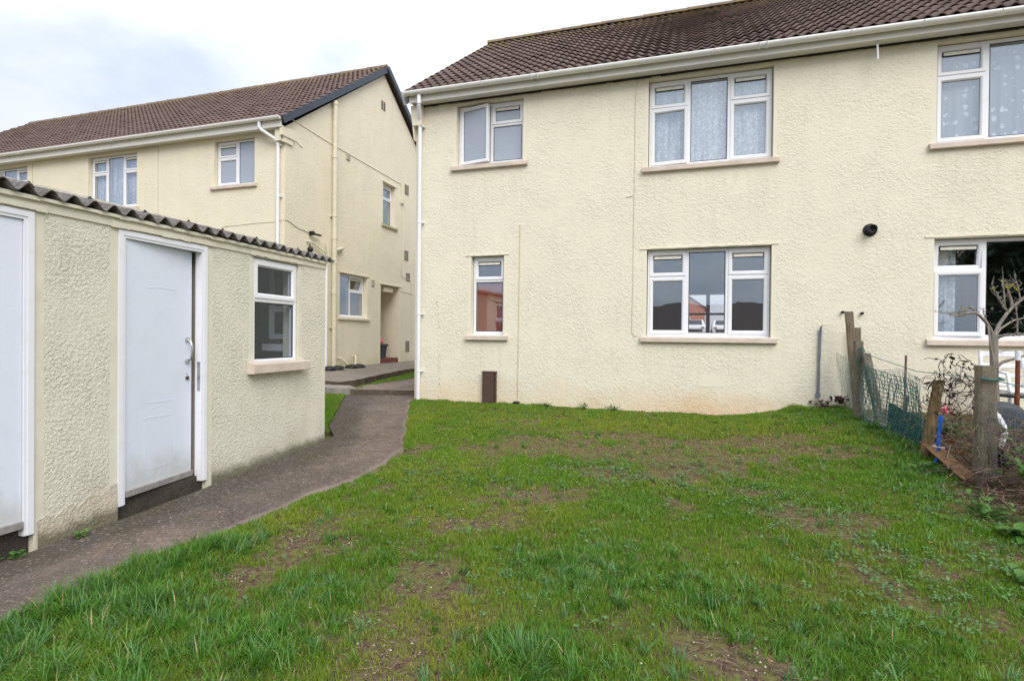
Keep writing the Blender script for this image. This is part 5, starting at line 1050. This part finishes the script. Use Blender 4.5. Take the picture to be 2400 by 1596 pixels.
    K = 22; sz = np.repeat(.6+.6*rng.random(nt), K)*np.repeat(.45+.62*np.clip(f, 0, 1), K); x = np.repeat(tx, K)+rng.normal(0, .016, nt*K); y = np.repeat(ty, K)+rng.normal(0, .016, nt*K)
    sw = np.repeat(rng.random(nt)*6.283, K); a = np.where(rng.random(nt*K) < .45, sw+rng.normal(0, .5, nt*K), rng.random(nt*K)*6.283); n = nt*K
    Ln = (.05+.13*rng.random(n)**.8)*sz; th0 = rng.uniform(.05, .5, n); th1 = th0+rng.uniform(.3, 1.7, n); wd = .0030+.0026*rng.random(n); NS = 5; P = np.zeros((n, NS+1, 3)); P[:, 0] = np.stack([x, y, ground(x, y)-.008+.05*(fbm(x, y, 1.3)-.5)], -1)
    for k in range(NS):
        th = th0+(th1-th0)*((k+.5)/NS)**1.4; P[:, k+1] = P[:, k]+(Ln/NS)[:, None]*np.stack([np.sin(th)*np.cos(a), np.sin(th)*np.sin(a), np.cos(th)], -1)
    tw = rng.normal(0, .5, n); sx, sy = -np.sin(a+tw), np.cos(a+tw); V = np.zeros((n, 2*(NS+1), 3))
    for k, ww in enumerate((.7, 1, 1, .85, .55, .06)):
        o_ = (np.stack([sx, sy, 0*sx], -1)*(wd*.5*ww)[:, None]); V[:, 2*k] = P[:, k]-o_; V[:, 2*k+1] = P[:, k]+o_
    idx = np.arange(n)[:, None]*(2*(NS+1)); F = np.concatenate([idx+np.array([[2*k, 2*k+1, 2*k+3, 2*k+2]]) for k in range(NS)])
    tk = np.repeat(rng.random(nt), K)[:, None]; c = np.array([.058, .175, .014])*(1-tk)+np.array([.135, .31, .040])*tk; bb_ = (np.repeat(rng.random(nt), K) < .22)[:, None]; c = np.where(bb_, np.array([.14, .30, .10])*(.8+.3*tk), c); dd = rng.random(n) < .035; c[dd] = np.array([.42, .36, .16]); c = c*(.75+.45*rng.random((n, 1)))
    o = fastmesh('long_grass', V.reshape(-1, 3), F, M_GRASS, tint=np.repeat(c, 2*(NS+1), 0)); tag(o, 'long arching grass tufts along the path edge and in the foreground', 'grass', kind='stuff'); print('tufts', nt)
    # strip between the paths on the left
    m = 14000; x = rng.uniform(-6.75, -5.85, m); y = rng.uniform(9.15, 19, m); k = (x > np.interp(y, [9.1, 12.5, 20], [-6.15, -6.58, -6.88])) & (x < np.interp(y, [9.2, 11.2, 20], [-6.2, -5.97, -5.92])); x, y = x[k], y[k]; n = len(x)
    t_ = g1*.4+g2*.6+rng.random((n, 1))*.03
    V, F, T = blades(x, y, ground(x, y)+.045, .035+.03*rng.random(n), np.full(n, .010), np.full(n, .4), t_, '', ''); o = fastmesh('grass_strip', V, F, M_GRASS, tint=T); tag(o, 'narrow strip of short grass between the paths by the far house', 'grass', kind='stuff')
grass()
gs = MB(); gs.add([(-6.2, 9.15, -1.02), (-5.9, 9.25, -1.02), (-5.85, 20, -.97), (-7, 20, -.97), (-6.65, 12.5, -1.0)], [(0, 1, 2, 3, 4)]); o = gs.build('verge', M_SOIL); o['kind'] = 'structure'
def clover():
    n0 = 26000; x = rng.uniform(-3, 2.5, n0); y = rng.uniform(2.3, 8.2, n0); f = field(CLOV, x, y); k = (rng.random(n0) < f*.60*(fbm(x, y, 5) > .42)+.03) & (x > path_x(PATH_R, y)+.05); x, y = x[k], y[k]; n = len(x); L = 5
    V = []; T = []
    for j in range(L):
        a = rng.random(n)*6.28; r = .010+.016*rng.random(n); s = .007+.006*rng.random(n); cx_, cy_ = x+np.cos(a)*r, y+np.sin(a)*r; z = ground(x, y)+.05*(fbm(x, y, 1.3)-.5)+.012+.022*rng.random(n)
        q = np.zeros((n, 4, 3)); tz = rng.normal(0, .35, (n, 2))
        for c_, (u, v) in enumerate(((-1, 0), (0, -.75), (1, 0), (0, .75))):
            q[:, c_, 0] = cx_+(np.cos(a)*u-np.sin(a)*v)*s; q[:, c_, 1] = cy_+(np.sin(a)*u+np.cos(a)*v)*s; q[:, c_, 2] = z+(u*tz[:, 0]+v*tz[:, 1])*s
        V.append(q.reshape(-1, 3)); T.append(np.repeat(np.array([[.13, .25, .085]])*(.7+.6*rng.random((n, 1))), 4, 0))
    V = np.concatenate(V); o = fastmesh('clover', V, np.arange(len(V)).reshape(-1, 4), M_GRASS, tint=np.concatenate(T)); tag(o, 'pale green clover and small weeds scattered over the thin parts of the lawn', 'weeds', kind='stuff'); print('clover', n)
clover()
def litter():
    T = MB(); n = 0
    while n < 2600:
        cx_, cy_, rx, ry, w_ = random.choice(SOIL); x, y = random.gauss(cx_, rx*.7), random.gauss(cy_, ry*.7)
        if x < path_x(PATH_R, y)+.03 or y > 8.4 or x > 2.45: continue
        z = gz(x, y)+.05*(float(fbm(x, y, 1.3))-.5)+.003; a = random.uniform(0, 6.28)
        if random.random() < .85:
            l = random.uniform(.006, .026); w = .002; d = Vector((math.cos(a), math.sin(a), random.gauss(0, .15)))*l; s_ = Vector((-math.sin(a), math.cos(a), 0))*w; p = Vector((x, y, z)); T.add([p-d-s_, p+d-s_, p+d+s_, p-d+s_, p+Vector((0, 0, .003))], [(0, 1, 4), (1, 2, 4), (2, 3, 4), (3, 0, 4)], 1)
        else:
            s_ = random.uniform(.003, .008); T.add([(x+s_, y, z), (x-s_*.5, y+s_*.8, z), (x-s_*.5, y-s_*.9, z), (x, y, z+s_*.9)], [(0, 1, 3), (1, 2, 3), (2, 0, 3)], 0)
        n += 1
    for (x, y) in ((-1.6, 3.95), (-.05, 2.55), (-3.7, 5.0), (-3.8, 3.4), (-3.6, 3.0), (-3.5, 3.9), (-3.9, 4.4), (-3.4, 5.2), (-3.75, 2.9)):
        for k in range(5):
            X_, Y_ = x+random.gauss(0, .2), y+random.gauss(0, .25); s_ = random.uniform(.003, .009); z = gz(X_, Y_)+.014; T.add([(X_+s_, Y_, z), (X_-s_*.5, Y_+s_*.8, z), (X_-s_*.5, Y_-s_*.9, z), (X_, Y_, z+s_*.6)], [(0, 1, 3), (1, 2, 3), (2, 0, 3)], 0)
    for k in range(46):
        x, y = random.uniform(-3, 2.3), random.uniform(1.8, 8.2)
        if x < path_x(PATH_R, y): continue
        z = gz(x, y)+.03; s_ = random.uniform(.010, .022); a = random.uniform(0, 6.28); u_ = Vector((math.cos(a), math.sin(a), random.uniform(-.3, .3)))*s_; v_ = Vector((-math.sin(a), math.cos(a), random.uniform(-.4, .4)))*s_*.6; p = Vector((x, y, z)); T.add([p-u_, p-v_, p+u_, p+v_, p+Vector((0, 0, -.004))], [(0, 1, 4), (1, 2, 4), (2, 3, 4), (3, 0, 4)], 2)
    tag(T.build('grit', [M_STONE, M_TWIG, M_PLANK]), 'small stones, straw and wood chips strewn on the bare soil patches', 'grit', kind='stuff')
litter()
print('done')
